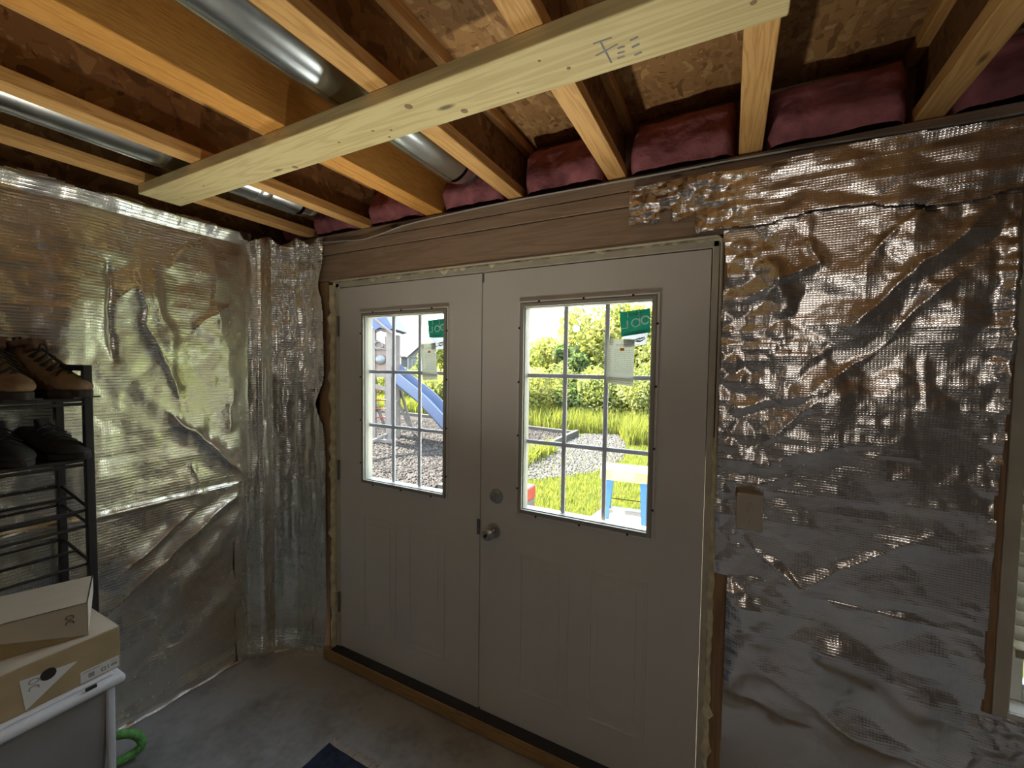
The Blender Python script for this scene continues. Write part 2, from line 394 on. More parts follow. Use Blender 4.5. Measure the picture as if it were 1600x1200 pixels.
# door wall: sheathing round the door and window openings, framing members as its parts
WX0, WX1, WZ0, WZ1 = 2.60, 3.42, 0.66, 2.0
mb = MB()
mb.box((-0.65, 0.04, FLOOR), (-0.09, WT, 2.19)); mb.box((1.905, 0.03, FLOOR), (WX0 - .03, WT, 2.19)); mb.box((WX1 + .03, 0.03, FLOOR), (ROOMX, WT, 2.19))
mb.box((WX0 - .03, 0.03, FLOOR), (WX1 + .03, WT, WZ0 - .02)); mb.box((WX0 - .03, 0.03, WZ1 + .03), (WX1 + .03, WT, 2.19)); mb.box((-0.65, 0.11, 2.19), (ROOMX, WT, SUB))
wf = obj('wall_front', mb, 'stud_wood', kind='structure')
obj('header_board', MB().box((-0.168, 0.0, 2.046), (2.56, 0.1, 2.187)), 'header_wood', wf, bevel=.003)
obj('top_plate', MB().box((-0.45, -0.004, 2.190), (ROOMX, 0.108, 2.243)), 'header_wood', wf, bevel=.003)
obj('top_plate', MB().box((-0.45, -0.002, 2.245), (ROOMX, 0.108, 2.297)), 'header_wood', wf, bevel=.003)
obj('stud', MB().box((-0.168, 0.0, FLOOR), (-0.088, 0.1, 2.044)), 'stud_wood', wf, bevel=.003)
obj('stud', MB().box((1.872, 0.002, FLOOR), (1.915, 0.1, 2.044)), 'stud_wood', wf, bevel=.003)
obj('stud', MB().box((2.535, 0.0, FLOOR), (2.572, 0.1, 2.044)), 'stud_wood', wf, bevel=.003)

# door frame
tj = thing('trim_1', kind='structure')
LX0, LX1 = -0.001, 1.835
obj('jamb', MB().box((-0.034, 0.0, -0.03), (-0.003, 0.1, 2.03)), 'jamb_paint', tj, bevel=.004)
obj('jamb', MB().box((LX1 + .002, 0.0, -0.03), (LX1 + .024, 0.1, 2.03)), 'jamb_paint', tj, bevel=.004)
obj('shim', MB().box((-0.0885, 0.03, FLOOR), (-0.033, 0.1, 2.046)).box((-0.0885, 0.03, 2.033), (1.873, 0.1, 2.047)).box((LX1 + .022, 0.02, FLOOR), (1.873, 0.1, 2.046)), 'stud_wood', tj)
obj('door_stop', MB().box((-0.02, 0.047, -0.02), (0.012, 0.09, 2.03)).box((LX1 - .012, 0.047, -0.02), (LX1 + .015, 0.09, 2.03)).box((0, 0.047, 1.99), (LX1, 0.09, 2.03)), 'jamb_paint', tj)
obj('jamb', MB().box((-0.034, 0.0, 2.004), (LX1 + .024, 0.1, 2.034)), 'jamb_paint', tj, bevel=.004)
def foam_strip(pts, r0, r1, n, seed):
    rs = random.Random(seed); P = []; R = []
    for i in range(n):
        t = i / (n - 1) * (len(pts) - 1); k = min(int(t), len(pts) - 2); f = t - k
        p = Vector(pts[k]).lerp(Vector(pts[k + 1]), f)
        P.append(p + Vector((rs.uniform(-.003, .003), rs.uniform(-.002, .002), rs.uniform(-.003, .003)))); R.append(rs.uniform(r0, r1) * (1.55 if rs.random() < 0.13 else 1))
    return MB().tube(P, R, 8)
obj('spray_foam_bead', foam_strip([(-0.062, 0.012, -0.06), (-0.062, 0.012, 2.02)], .018, .026, 70, 3), 'spray_foam', tj, sm=1.2)
obj('spray_foam_bead', foam_strip([(-0.05, 0.013, 2.031), (1.86, 0.013, 2.031)], .009, .014, 90, 4), 'spray_foam', tj, sm=1.2)
obj('spray_foam_bead', foam_strip([(1.866, 0.006, -0.06), (1.866, 0.006, 1.35)], .008, .015, 54, 5), 'spray_foam', tj, sm=1.2)
obj('jamb_edge', MB().tube([(-0.07, 0.0, 2.044), (1.85, 0.0, 2.044), (1.866, 0.0, 2.03), (1.868, 0, 1.3)], .006, 6), 'jamb_paint', tj, sm=1.0)
# threshold
ts = thing('trim_2', kind='structure')
obj('threshold', MB().box((-0.03, -0.048, -0.026), (LX1 + .02, 0.14, -0.006)), 'black_rubber', ts, bevel=.003)
obj('sill_board', MB().box((-0.085, -0.052, FLOOR + .004), (1.9, -0.03, -0.008)), 'sill_wood', ts, bevel=.004)
obj('sill_base', MB().box((-0.085, -0.03, FLOOR), (1.9, 0.14, -0.026)), 'sill_wood', ts)

# ---------------- doors
LZ0, LZ1 = 0.95, 1.865          # lite frame
def ring_frame(mb, x0, x1, z0, z1, w, y0, y1):
    mb.box((x0, y0, z0), (x0 + w, y1, z1)); mb.box((x1 - w, y0, z0), (x1, y1, z1)); mb.box((x0 + w, y0, z0), (x1 - w, y1, z0 + w)); mb.box((x0 + w, y0, z1 - w), (x1 - w, y1, z1))
def leaf(name, x0, x1, lc):
    d = thing(name, (x0, 0, 0), kind='structure')
    a, b = lc - .27, lc + .27
    mb = MB(); T = 0.045
    mb.box((x0, 0.0, 0.0), (x1, T, LZ0 + .02)); mb.box((x0, 0, LZ1 - .02), (x1, T, 2.0)); mb.box((x0, 0, LZ0 + .02), (a, T, LZ1 - .02)); mb.box((b, 0, LZ0 + .02), (x1, T, LZ1 - .02))
    obj('door_slab', mb, 'door_paint', d)
    for s in (-1, 1):                                                   # embossed lower panels
        cx = lc + s * 0.155
        p = MB(); w, h0, h1 = 0.115, 0.16, 0.78
        for k, (ww, yy) in enumerate([(0, -0.0035), (0.02, -0.0015), (0.045, -0.004)]): pass
        ring_frame(p, cx - w, cx + w, h0, h1, 0.014, -0.004, 0.002); p.box((cx - w + .04, -0.0035, h0 + .04), (cx + w - .04, 0.002, h1 - .04))
        obj('embossed_panel', p, 'door_paint', d, bevel=.003)
    lf = MB(); ring_frame(lf, lc - .286, lc + .286, LZ0, LZ1, 0.008, -0.011, 0.004); ring_frame(lf, lc - .279, lc + .279, LZ0 + .007, LZ1 - .007, 0.006, -0.005, 0.004)
    fr = obj('lite_frame', lf, 'white_vinyl', d, bevel=.003)
    nf = MB(); ring_frame(nf, lc - .275, lc + .275, LZ0 + .011, LZ1 - .011, 0.015, -0.013, 0.055); obj('inner_frame', nf, 'frame_cream', fr, bevel=.002)
    st = MB(); ring_frame(st, lc - .2605, lc + .2605, LZ0 + .0255, LZ1 - .0255, 0.004, 0.0, 0.045)
    obj('glazing_bead', st, 'frame_cream', fr)
    obj('glass_pane', MB().box((lc - .2575, 0.018, LZ0 + .0285), (lc + .2575, 0.021, LZ1 - .0285)), 'window_glass', fr)
    gw = (0.514) / 3; gh = (LZ1 - LZ0 - .058) / 3
    for k in (1, 2):
        x = lc - .257 + gw * k; obj('muntin', MB().box((x - .009, 0.026, LZ0 + .03), (x + .009, 0.036, LZ1 - .03)), 'grille_white', fr, bevel=.003)
        z = LZ0 + .029 + gh * k; obj('muntin', MB().box((lc - .256, 0.0262, z - .009), (lc + .256, 0.0362, z + .009)), 'grille_white', fr, bevel=.003)
    sp = []
    for k in range(3):
        x = lc - .286 + .572 * (k + .5) / 3; sp += [(x, LZ0 + .006), (x, LZ1 - .006)]
    for k in range(4):
        z = LZ0 + (LZ1 - LZ0) * (k + .5) / 4; sp += [(lc - .280, z), (lc + .280, z)]
    m0 = None
    for (x, z) in sp:
        if m0 is None: m0 = MB().lathe([(.0045, 0), (.0045, .003), (.003, .004)], (0, 0, 0), (0, -1, 0), 8).mesh('screw_plug'); m0.materials.append(MAT['dark_gap'])
        o = bpy.data.objects.new('screw_plug', m0); COL.objects.link(o); o.parent = fr; o.matrix_parent_inverse = parent_world(fr).inverted(); o.location = (x, -0.010, z)
    return d
d1 = leaf('door_1', 0.0, 0.9105, 0.449); d2 = leaf('door_2', 0.9225, 1.834, 1.385)
obj('astragal', MB().box((0.9108, 0.007, 0.0), (0.9200, 0.043, 1.962)), 'door_paint', d1, bevel=.002)
obj('gap_seal', MB().box((0.9107, 0.044, 0.0), (0.9223, 0.0465, 2.0)), 'dark_gap', d1)
for z in (0.25, 1.0, 1.79):
    h = obj('hinge', MB().tube([(-0.006, -0.008, z - .05), (-0.006, -0.008, z + .05)], .007, 10), 'hinge_steel', d1, sm=.6)
    obj('hinge_pin', MB().tube([(-0.006, -0.008, z + .05), (-0.006, -0.008, z + .058)], .0085, 10), 'hinge_steel', h)
obj('strike_plate', MB().box((0.898, -0.0035, 0.82), (0.913, 0.001, 0.89)), 'hinge_steel', d1)
kb = obj('door_knob', MB().lathe([(.0, .072), (.012, .072), (.021, .070), (.0265, .062), (.0275, .052), (.025, .043), (.017, .034), (.012, .026), (.012, .008)], (0.985, 0, 0.853), (0, -1, 0), 28), 'satin_nickel', d2, sm=.9)
obj('rosette', MB().lathe([(.034, 0), (.034, .004), (.031, .009), (.014, .012)], (0.985, 0, 0.853), (0, -1, 0), 28), 'satin_nickel', kb, sm=.6)
obj('lock_button', MB().lathe([(.007, 0), (.007, .006), (.005, .008)], (0.985, -0.0715, 0.853), (0, -1, 0), 14), 'dark_gap', kb)
db = obj('deadbolt_rose', MB().lathe([(.033, 0), (.033, .004), (.029, .012), (.024, .014)], (0.998, 0, 1.011), (0, -1, 0), 28), 'satin_nickel', d2, sm=.6)
obj('thumb_turn', MB().box((0.9935, -0.032, 0.994), (1.0025, -0.014, 1.028)), 'satin_nickel', db, bevel=.003)

# ---------------- right window with blind
w1 = thing('window_1', kind='structure')
mb = MB(); ring_frame(mb, WX0 - .028, WX1 + .028, WZ0 - .02, WZ1 + .028, 0.032, -0.004, 0.05); obj('window_frame', mb, 'jamb_paint', w1, bevel=.003)
mb = MB(); ring_frame(mb, WX0 + .004, WX1 - .004, WZ0 + .012, WZ1 - .004, 0.05, 0.06, 0.1); mb.box((WX0, .06, 1.30), (WX1, .1, 1.35)); obj('sash', mb, 'white_vinyl', w1, bevel=.003)
obj('window_sill', MB().box((WX0, -0.008, WZ0 - .012), (WX1, 0.14, WZ0 + .01)), 'white_vinyl', w1, bevel=.003)
obj('glass_pane', MB().box((WX0 + .03, 0.08, WZ0 + .04), (WX1 - .03, 0.084, WZ1 - .03)), 'window_glass', w1)
bl = thing('window_blind', (3.0, 0.03, 0.8), label='cream horizontal slat blind in the window at the right edge', category='blind')
zb = 0.83; ns = 27; pitch = (1.975 - 0.87) / ns
sm_ = MB(); sm_.add([(-.385, -.014, -.011), (.385, -.014, -.011), (.385, .0, .001), (-.385, .0, .001), (-.385, .014, .012), (.385, .014, .012)], [(0, 1, 2, 3), (3, 2, 5, 4)])
sme = sm_.mesh('slat'); sme.materials.append(MAT['blind_slat'])
for k in range(ns):
    o = bpy.data.objects.new('slat', sme); COL.objects.link(o); o.parent = bl; o.matrix_parent_inverse = parent_world(bl).inverted(); o.location = (3.0, 0.03, 0.875 + pitch * k)
    so = o.modifiers.new('thickness', 'SOLIDIFY'); so.thickness = 0.0025
obj('bottom_rail', MB().box((2.615, 0.012, 0.815), (3.385, 0.048, 0.84)), 'blind_slat', bl, bevel=.003)
obj('head_rail', MB().box((2.61, 0.008, 1.955), (3.39, 0.05, 1.995)), 'blind_slat', bl, bevel=.003)
for x in (2.72, 3.28): obj('ladder_cord', MB().tube([(x, 0.011, 0.83), (x, 0.011, 1.96)], .0012, 5), 'blind_slat', bl)

# ================================================================== CEILING
def ijoist(name, xc, label):
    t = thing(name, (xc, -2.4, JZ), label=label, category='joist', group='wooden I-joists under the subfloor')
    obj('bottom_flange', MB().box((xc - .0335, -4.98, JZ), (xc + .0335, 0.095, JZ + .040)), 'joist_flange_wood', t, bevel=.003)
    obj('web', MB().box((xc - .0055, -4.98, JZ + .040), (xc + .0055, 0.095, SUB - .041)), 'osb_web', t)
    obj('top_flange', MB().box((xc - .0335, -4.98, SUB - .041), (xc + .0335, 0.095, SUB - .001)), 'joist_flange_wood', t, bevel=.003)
ijoist('floor_joist', -0.21, 'leftmost wooden I-joist, running along the foil covered left wall')
ijoist('floor_joist', 0.20, 'wooden I-joist second from the left, right of the first round metal duct')
ijoist('floor_joist', 1.076, 'wooden I-joist right of the second round metal duct')
ijoist('floor_joist', 1.504, 'wooden I-joist above the middle of the right door leaf')
ijoist('floor_joist', 1.939, 'wooden I-joist above the right door jamb, by the right end of the pale board')
ijoist('floor_joist', 2.375, 'dim wooden I-joist in the upper right corner above the foil wall')
ijoist('floor_joist', 2.81, 'rightmost dark wooden I-joist above the window with the blind')
lv = thing('laminated_beam', (0.648, -2.4, JZ), label='wide orange laminated wood beam between the two metal ducts', category='beam')
obj('ply', MB().box((0.599, -4.98, JZ), (0.6478, 0.095, SUB - .001)), 'laminated_wood', lv, bevel=.003)
obj('ply', MB().box((0.6482, -4.98, JZ), (0.697, 0.095, SUB - .001)), 'laminated_wood', lv, bevel=.003)
# cross board screwed under the joists
cb = thing('cross_board', (0.88, -0.711, 2.26), label='long pale fir board fixed crosswise under the joists', category='board')
obj('board', MB().box((-0.227, -0.785, 2.2602), (1.98, -0.637, JZ - .0005)), 'fir_board', cb, bevel=.003)
g = MB()
def stroke(g, pts, w=0.0022):
    g.tube([(x, y, 2.2598) for x, y in pts], w, 4, flat=0.3)
for dy in (0, .014, .028): stroke(g, [(1.665 + dy * .25, -0.672 - dy), (1.680 + dy * .25, -0.672 - dy)], .0028)
stroke(g, [(1.645, -0.735), (1.650, -0.665)]); stroke(g, [(1.625, -0.70), (1.675, -0.712)]); stroke(g, [(1.63, -0.735), (1.668, -0.735)]); stroke(g, [(1.70, -0.665), (1.715, -0.668)], .003); stroke(g, [(1.70, -0.690), (1.715, -0.693)], .0035); stroke(g, [(1.70, -0.71), (1.716, -0.713)], .003)
obj('grade_stamp', g, 'ink_grey', cb, kind='stuff')
plain('knot_brown', (0.26, 0.16, 0.08), 0.7)
for (x, y, r) in [(1.14, -0.742, .011), (1.26, -0.662, .010), (0.56, -0.655, .010), (1.56, -0.69, .005), (1.92, -0.70, .006), (0.10, -0.71, .004), (0.83, -0.70, .004), (1.02, -0.68, .004), (0.99, -0.655, .0045), (0.97, -0.70, .0045), (1.42, -0.665, .003), (0.3, -0.66, .003), (-0.1, -0.69, .003), (1.51, -0.74, .0035)]:
    obj('knot', MB().lathe([(r, 0), (r * .9, .0006), (r * .5, .0008)], (x, y, 2.2602), (0, 0, -1), 12), 'knot_brown', cb)
# ducts
def duct(name, xc, zc, r, y0, y1, label, joints):
    t = thing(name, (xc, (y0 + y1) / 2, zc), label=label, category='duct')
    obj('pipe', MB().tube([(xc, y0, zc), (xc, y1, zc)], r, 40, caps=False), 'galvanized_steel', t, sm=.6)
    obj('seam', MB().box((xc - .1 * r, y0, zc - r - .003), (xc + .02 * r, y1, zc - r + .002)), 'galvanized_steel', t)
    for yj in joints: obj('coupling', MB().lathe([(r + .0005, -.03), (r + .003, -.026), (r + .003, .026), (r + .0005, .03)], (xc, yj, zc), (0, 1, 0), 40, False), 'galvanized_steel', t, sm=.6)
    pts = [(xc, y1, zc)] + [(xc, y1 + .11 * math.sin(a), zc + .10 * (1 - math.cos(a))) for a in (.3, .6, .9, 1.2)]
    for i in range(3):
        a0, a1 = i * .5, (i + 1) * .5
        p = [Vector((xc, y1 + .10 * math.sin(a), zc + .08 * (1 - math.cos(a)))) for a in (a0, a1)]
        obj('elbow_gore', MB().tube([p[0], p[1]], [r + .003, r + .001], 32, caps=True), 'galvanized_steel', t, sm=.6)
duct('round_duct', 0.885, 2.42, 0.088, -4.9, -0.20, 'round galvanized duct between the orange beam and the next joist', [-0.62, -2.2])
duct('round_duct', -0.03, 2.415, 0.088, -4.9, -0.24, 'round galvanized duct nearest the left wall', [-0.42, -2.1])
# insulation batts in the rim bays
bays = [(-0.44, -0.25), (-0.17, 0.16), (0.24, 0.592), (0.704, 1.036), (1.116, 1.464), (1.544, 1.899), (1.979, 2.335), (2.415, 2.77), (2.85, 3.3)]
names = ['left corner bay above the foil', 'bay behind the left duct', 'bay left of the orange beam', 'bay behind the right duct elbow', 'bay over the left part of the right door', 'bay above the right door leaf', 'bay right of the right jamb', 'dark bay in the upper right corner', 'rightmost bay above the window']
for (x0, x1), nm in zip(bays, names):
    i0 = RNG.rand() * 50
    def pos(U, V, H, x0=x0, x1=x1):
        e = np.minimum(np.minimum((U - x0) / .04, (x1 - U) / .04), (SUB - .03 - V) / .05); e = np.clip(e, 0, 1); e = np.sqrt(1 - (1 - e) ** 2)
        top = 0.06 * np.clip((V - 2.44) / .08, 0, 1)
        return np.stack([U, 0.075 - (0.105 + H) * e + top, V], -1)
    sheet('insulation_batt', 'insulation_pink', 40, 32, x0, x1, 2.299, SUB - .03, pos, lambda U, V, i0=i0: 0.035 * (fbm(U * 11 + i0, V * 11, 4) - .5) + 0.03 * np.exp(-((V - 2.36) / .05) ** 2) - .012 * ridge(U * 9 + i0, V * 6, 2),
          label='fluffy pink fibreglass insulation in the ' + nm, category='insulation', group='pink insulation batts along the rim')
# cable along the plate
cpts = [(-0.30, -0.012, 2.262), (-0.155, -0.010, 2.262), (0.02, -0.010, 2.250), (0.19, -0.010, 2.238), (0.34, -0.011, 2.252), (0.49, -0.010, 2.272), (0.8, -0.010, 2.284), (1.117, -0.010, 2.288), (1.59, -0.010, 2.284), (1.99, -0.012, 2.281), (2.306, -0.012, 2.270), (2.562, -0.012, 2.262), (3.4, -0.012, 2.266)]
def catmull(P, n=6):
    P = [Vector(p) for p in P]; out = []
    for i in range(len(P) - 1):
        a, b, c, d = P[max(i - 1, 0)], P[i], P[i + 1], P[min(i + 2, len(P) - 1)]
        for k in range(n):
            t = k / n; out.append(0.5 * ((2 * b) + (c - a) * t + (2 * a - 5 * b + 4 * c - d) * t * t + (3 * b - a - 3 * c + d) * t ** 3))
    return out + [P[-1]]
obj('electrical_cable', MB().tube(catmull(cpts), .0055, 8, flat=.7), 'cable_sheath', sm=1.0, label='thin grey electrical cable running along the top plate over the doors', category='cable')

# ================================================================== FOIL
def disp_left(U, V):
    h = 0.012 * (fbm(U * 3.2, V * 2.6, 3) - .5) + facets(U + .02 * fbm(U * 9, V * 9, 2), V, 5.5, 3) * .034 + facets(U, V + .02 * fbm(U * 14, V * 14, 2), 15, 21) * .030 + 0.0020 * ridge(U * 16, V * 12, 3) + .003 * (fbm(U * 13, V * 11, 3) - .5)
    h += folds(U, V, [
        ([(-0.70, 1.98), (-0.68, 1.78), (-0.59, 1.48), (-0.57, 1.40)], 's', .04, .034),
        ([(-0.66, 2.02), (-0.59, 1.62)], 'g', .03, .012),
        ([(-0.62, 1.36), (-0.49, 1.24), (-0.36, 1.08), (-0.26, 0.96)], 'r', .024, .036),
        ([(-0.81, 2.02), (-0.81, 1.82), (-0.79, 1.58)], 'r', .012, -.022),
        ([(-0.42, 2.13), (-0.39, 1.91), (-0.35, 1.74)], 's', .05, .016),
        ([(-0.70, 1.92), (-0.78, 1.85)], 'r', .03, .014), ([(-0.30, 1.92), (-0.48, 1.75)], 's', .05, .020),
        ([(-0.61, 1.33), (-0.78, 1.60)], 'g', .03, .003), ([(-0.52, 1.10), (-0.47, 0.92)], 'r', .02, .008),
        ([(-0.45, 2.22), (-0.61, 2.02)], 's', .05, .018),
        ([(-0.30, 1.45), (-0.33, 1.2)], 'r', .03, .012), ([(-0.95, 1.9), (-1.0, 1.2)], 'g', .07, .012)])
    h += 0.030 * np.clip((V - 2.22) / .05, 0, 1) * (0.6 + .8 * fbm(U * 10, V * 3, 2)) + 0.010 * np.exp(-((V - (0.93 + .0 * U)) / .012) ** 2)
    e = np.clip((-0.23 - U) / .06, 0, 1)
    dz = .5 * np.tanh((V - 1.46) / .5); dy = np.clip(U + .58, -.36, .4); fd_ = np.clip((U + 1.08) / .22, 0, 1) * (.55 + .45 * np.clip((-.24 - U) / .14, 0, 1)); fd_ = fd_ * fd_ * (3 - 2 * fd_)
    return np.maximum(h * (.25 + .75 * e), -.02) + .010 + fd_ * (.135 * dz * dz + .15 * dy * dy)
zt = lambda U: 2.283 + 0.010 * np.sin(U * 23) + .012 * (fbm(U * 12, U * 0, 3) - .5)
zs = lambda U: 0.945 + 0.075 * (U + .23)
fl = thing('foil_blanket', (LW, -1.0, 0.9), label='upper silver foil insulation sheet on the left wall, glowing green with reflected daylight', category='insulation')
sheet('foil_facing', 'foil_side', 330, 270, -1.95, -0.215, 0.78, 2.31, lambda U, V, H: np.stack([LW + H + .006, U, V], -1), disp_left, fl, lambda U, V: (V < zt(U)) & (V > zs(U) + .003 * np.sin(U * 40)))
def disp_low(U, V):
    h = 0.016 * (fbm(U * 2.6 + 7, V * 3, 3) - .5) + facets(U, V, 5, 44) * .04 + facets(U, V, 17, 9) * .02 + .0012 * ridge(U * 12 + 4, V * 12, 3)
    h += folds(U, V, [([(-0.50, .83), (-0.80, .62)], 'r', .022, .026), ([(-0.26, .89), (-0.69, .59), (-0.85, .47)], 'r', .03, .040), ([(-0.23, .79), (-0.73, .27)], 'g', .06, .014), ([(-.9, .75), (-1.2, .4)], 'r', .05, .015), ([(-.3, .35), (-.75, .08)], 'g', .05, .012)])
    h += .014 * np.clip((.02 - V) / .05, 0, 1) * (.5 + fbm(U * 16, V * 4, 2))
    e = np.clip((-0.23 - U) / .05, 0, 1)
    return np.maximum(h * e, -.018)
fl2 = thing('foil_blanket', (LW, -1.0, 0.0), label='lower silver foil insulation sheet on the left wall, dark and reaching the floor', category='insulation')
sheet('foil_facing', 'foil_side', 300, 180, -1.95, -0.215, FLOOR + .002, 0.96, lambda U, V, H: np.stack([LW + H + .002, U, V], -1), disp_low, fl2, lambda U, V: V < zs(U) + .02)
obj('foil_hem', MB().tube([(LW + .02, y, FLOOR + .008 + .004 * math.sin(y * 31)) for y in np.linspace(-1.6, -.26, 40)], .007, 6, flat=.5), 'foil_tape', fl2, sm=1.2)
# corner foil: wraps a box-out between the left wall and the door wall
CP = [(-.487, -.30), (-.484, -.232), (-.470, -.222), (-.405, -.203), (-.396, -.188), (-.398, -.128), (-.345, -.100), (-.285, -.055), (-.215, -.035), (-.10, -.012)]
CPv = [Vector((a, b)) for a, b in CP]; CL = [0]
for i in range(len(CP) - 1): CL.append(CL[-1] + (CPv[i + 1] - CPv[i]).length)
def corner_pos(U, V, H):
    cx = np.interp(U, CL, [p[0] for p in CP]); cy = np.interp(U, CL, [p[1] for p in CP]); e = .004
    tx = np.interp(U + e, CL, [p[0] for p in CP]) - np.interp(U - e, CL, [p[0] for p in CP]); ty = np.interp(U + e, CL, [p[1] for p in CP]) - np.interp(U - e, CL, [p[1] for p in CP])
    l = np.hypot(tx, ty) + 1e-9; nx, ny = ty / l, -tx / l
    flare = .02 * np.clip((.05 - V) / .1, 0, 1)
    return np.stack([cx + nx * (H + flare), cy + ny * (H + flare), V], -1)
def disp_corner(U, V):
    h = facets(U * 1.6, V * .7, 9, 13) * .08 + .020 * (fbm(U * 15, V * .7, 3) - .5) + .006 * ridge(U * 22, V * 1.1, 2) + facets(U, V, 26, 5) * .035
    m = CL[6]; h += folds(U, V, [([(CL[7], 2.2), (CL[7] + .02, 1.2), (CL[7] - .01, .93)], 'r', .016, .022), ([(CL[7] + .05, 1.9), (CL[7] + .06, 1.1)], 'r', .012, -.014), ([(CL[8], 2.0), (CL[8] + .03, 1.5), (CL[8] - .01, 1.2)], 's', .03, .022), ([(CL[6], .93), (CL[9], .95)], 'r', .02, .012), ([(CL[5] + .02, 1.8), (CL[5] + .03, 1.0)], 'r', .02, .008)])
    h += .03 * np.clip((V - 2.16) / .08, 0, 1) * fbm(U * 18, V * 6, 2) + .02 * np.clip((.06 - V) / .1, 0, 1) * fbm(U * 20, V * 10, 2)
    e = np.clip(U / .05, 0, 1) * np.clip((CL[-1] - U) / .02, 0.2, 1)
    return h * e * .8 + .004
def corner_mask(U, V):
    edge = CL[-1] - .012 + .018 * (fbm(V * 9, V * 0, 3) - .5) - .05 * np.exp(-((V - 1.36) / .08) ** 2) - .03 * np.exp(-((V - 2.02) / .08) ** 2) + .03 * np.clip((1.2 - V) / .3, 0, 1)
    return (U < edge) & (V < 2.265 + .02 * np.sin(U * 37)) & (V > FLOOR + .004 + .008 * fbm(U * 20, U * 0, 2))
fc = thing('foil_blanket', (-.35, -.1, FLOOR), label='tall crinkled silver foil sheet wrapping the corner left of the doors', category='insulation')
sheet('foil_facing', 'foil_side', 150, 420, 0, CL[-1], FLOOR, 2.30, corner_pos, disp_corner, fc, corner_mask)
obj('torn_paper', MB().tube(catmull([(-.36, -.155, FLOOR + .012), (-.31, -.115, FLOOR + .018), (-.28, -.07, FLOOR + .03), (-.22, -.05, FLOOR + .022)], 5), .008, 6, flat=.4), 'spray_foam', fc)
# right wall foil
def disp_right(U, V):
    h = 0.018 * (fbm(U * 3 + 3, V * 3 + 5, 3) - .5) + facets(U + .03 * fbm(U * 7, V * 7, 2), V, 6, 71) * .065 + facets(U, V, 40, 12) * .025 + .0016 * ridge(U * 22, V * 20, 2) + facets(U, V + .01 * fbm(U * 18, V * 18, 2), 17, 33) * (.03 + .11 * np.clip((2.12 - U) / .2, 0, 1) * np.clip((V - .6) / .3, .1, 1)) + .0012 * ridge(U * 16, V * 16, 3)
    h += folds(U, V, [
        ([(2.53, 2.05), (2.43, 1.96), (2.31, 1.83), (2.20, 1.70)], 's', .075, .030), ([(2.46, 1.87), (2.37, 1.77), (2.26, 1.63), (2.14, 1.53)], 's', .085, .036),
        ([(2.42, 1.79), (2.33, 1.70), (2.24, 1.61), (2.17, 1.53)], 'g', .06, -.012), ([(2.38, 2.06), (2.32, 2.02), (2.25, 1.93)], 's', .04, .018),
        ([(1.89, 1.45), (2.15, 1.52)], 's', .03, .018), ([(2.00, 1.35), (2.15, 1.50)], 's', .035, .02), ([(2.02, 1.29), (2.14, 1.34), (2.24, 1.35)], 's', .06, .02), ([(2.14, 1.52), (2.30, 1.36), (2.36, 1.2)], 'g', .07, .016), ([(2.0, 1.95), (2.05, 1.75)], 'g', .03, .012), ([(2.10, 2.02), (2.14, 1.9)], 's', .03, .014),
        ([(1.91, 1.80), (2.14, 1.92)], 's', .04, .018), ([(1.91, 1.19), (2.10, 1.26)], 'r', .03, .01), ([(1.96, 1.02), (2.12, .89)], 's', .03, .022), ([(2.02, 1.05), (2.12, .90)], 'r', .02, -.014),
        ([(2.12, .89), (2.38, 1.09)], 's', -.06, .018), ([(2.12, .88), (2.58, .88)], 'r', .02, -.012), ([(1.90, .87), (2.00, .70), (1.92, .46)], 'g', .05, .02),
        ([(2.16, .71), (2.48, .62)], 'g', .05, .018), ([(1.96, .48), (2.16, .43)], 's', .05, .015), ([(2.15, .50), (2.6, .38)], 's', .06, .02), ([(1.95, .62), (2.3, .45)], 's', .05, .018),
        ([(2.57, 2.0), (2.565, .9)], 'g', .02, .012), ([(1.87, 1.68), (2.13, 1.68)], 'r', .008, -.006)])
    h += facets(U, V, 24, 55) * .14 * np.clip((U - 2.50) / .05, 0, 1)
    return np.maximum(h, -.005)
fr_ = thing('foil_blanket', (2.25, 0, 1.4), label='large creased silver foil sheet on the wall right of the doors', category='insulation')
def right_mask(U, V):
    l = np.where(V > .88, 1.872, 1.915) + .010 * (fbm(V * 11, V * 0 + 3, 3) - .5) + .012 * np.exp(-((V - 1.92) / .06) ** 2)
    r = 2.566 - .016 * np.clip((1.7 - V) / .5, 0, 1) + .012 * (fbm(V * 12 + 9, V * 0, 3) - .5)
    r = np.where(V < .655, 3.6, r)
    return (U > l) & (U < r) & (V < 2.075 + .01 * np.sin(U * 15))
sheet('foil_facing', 'foil_front', 380, 440, 1.86, 3.6, FLOOR + .004, 2.09, lambda U, V, H: np.stack([U, -(.008 + H), V], -1), disp_right, fr_, right_mask)
def disp_band(U, V):
    h = .012 * (fbm(U * 4, V * 9, 3) - .5) + facets(U * .6, V * 1.6, 9, 17) * .06 + facets(U * .7, V, 24, 39) * (.03 + .2 * np.clip((1.95 - U) / .2, 0, 1)) + facets(U, V * .8, 48, 91) * (.02 + .10 * np.clip((2.05 - U) / .25, 0, 1)) + .005 * ridge(U * 3.2, V * 12 + 2 * fbm(U * 3, V, 2), 2)
    return np.maximum(h, -.008) + .012
def band_mask(U, V):
    top = 2.252 + .008 * np.sin(U * 9) - .016 * np.clip((1.75 - U) / .2, 0, 1); bot = 2.062 + .012 * np.sin(U * 12 + 1) + .03 * (fbm(U * 17, U * 0 + 2, 3) - .5)
    bot = np.where(U < 1.78, 2.112 + .05 * (fbm(U * 22, U * 0 + 8, 3) - .5), bot)
    bot = np.where((U > 1.665) & (U < 1.70), 2.152, bot)
    l = 1.553 + .01 * (fbm(V * 30, V * 0, 2) - .5)
    return (V < top) & (V > bot) & (U > l)
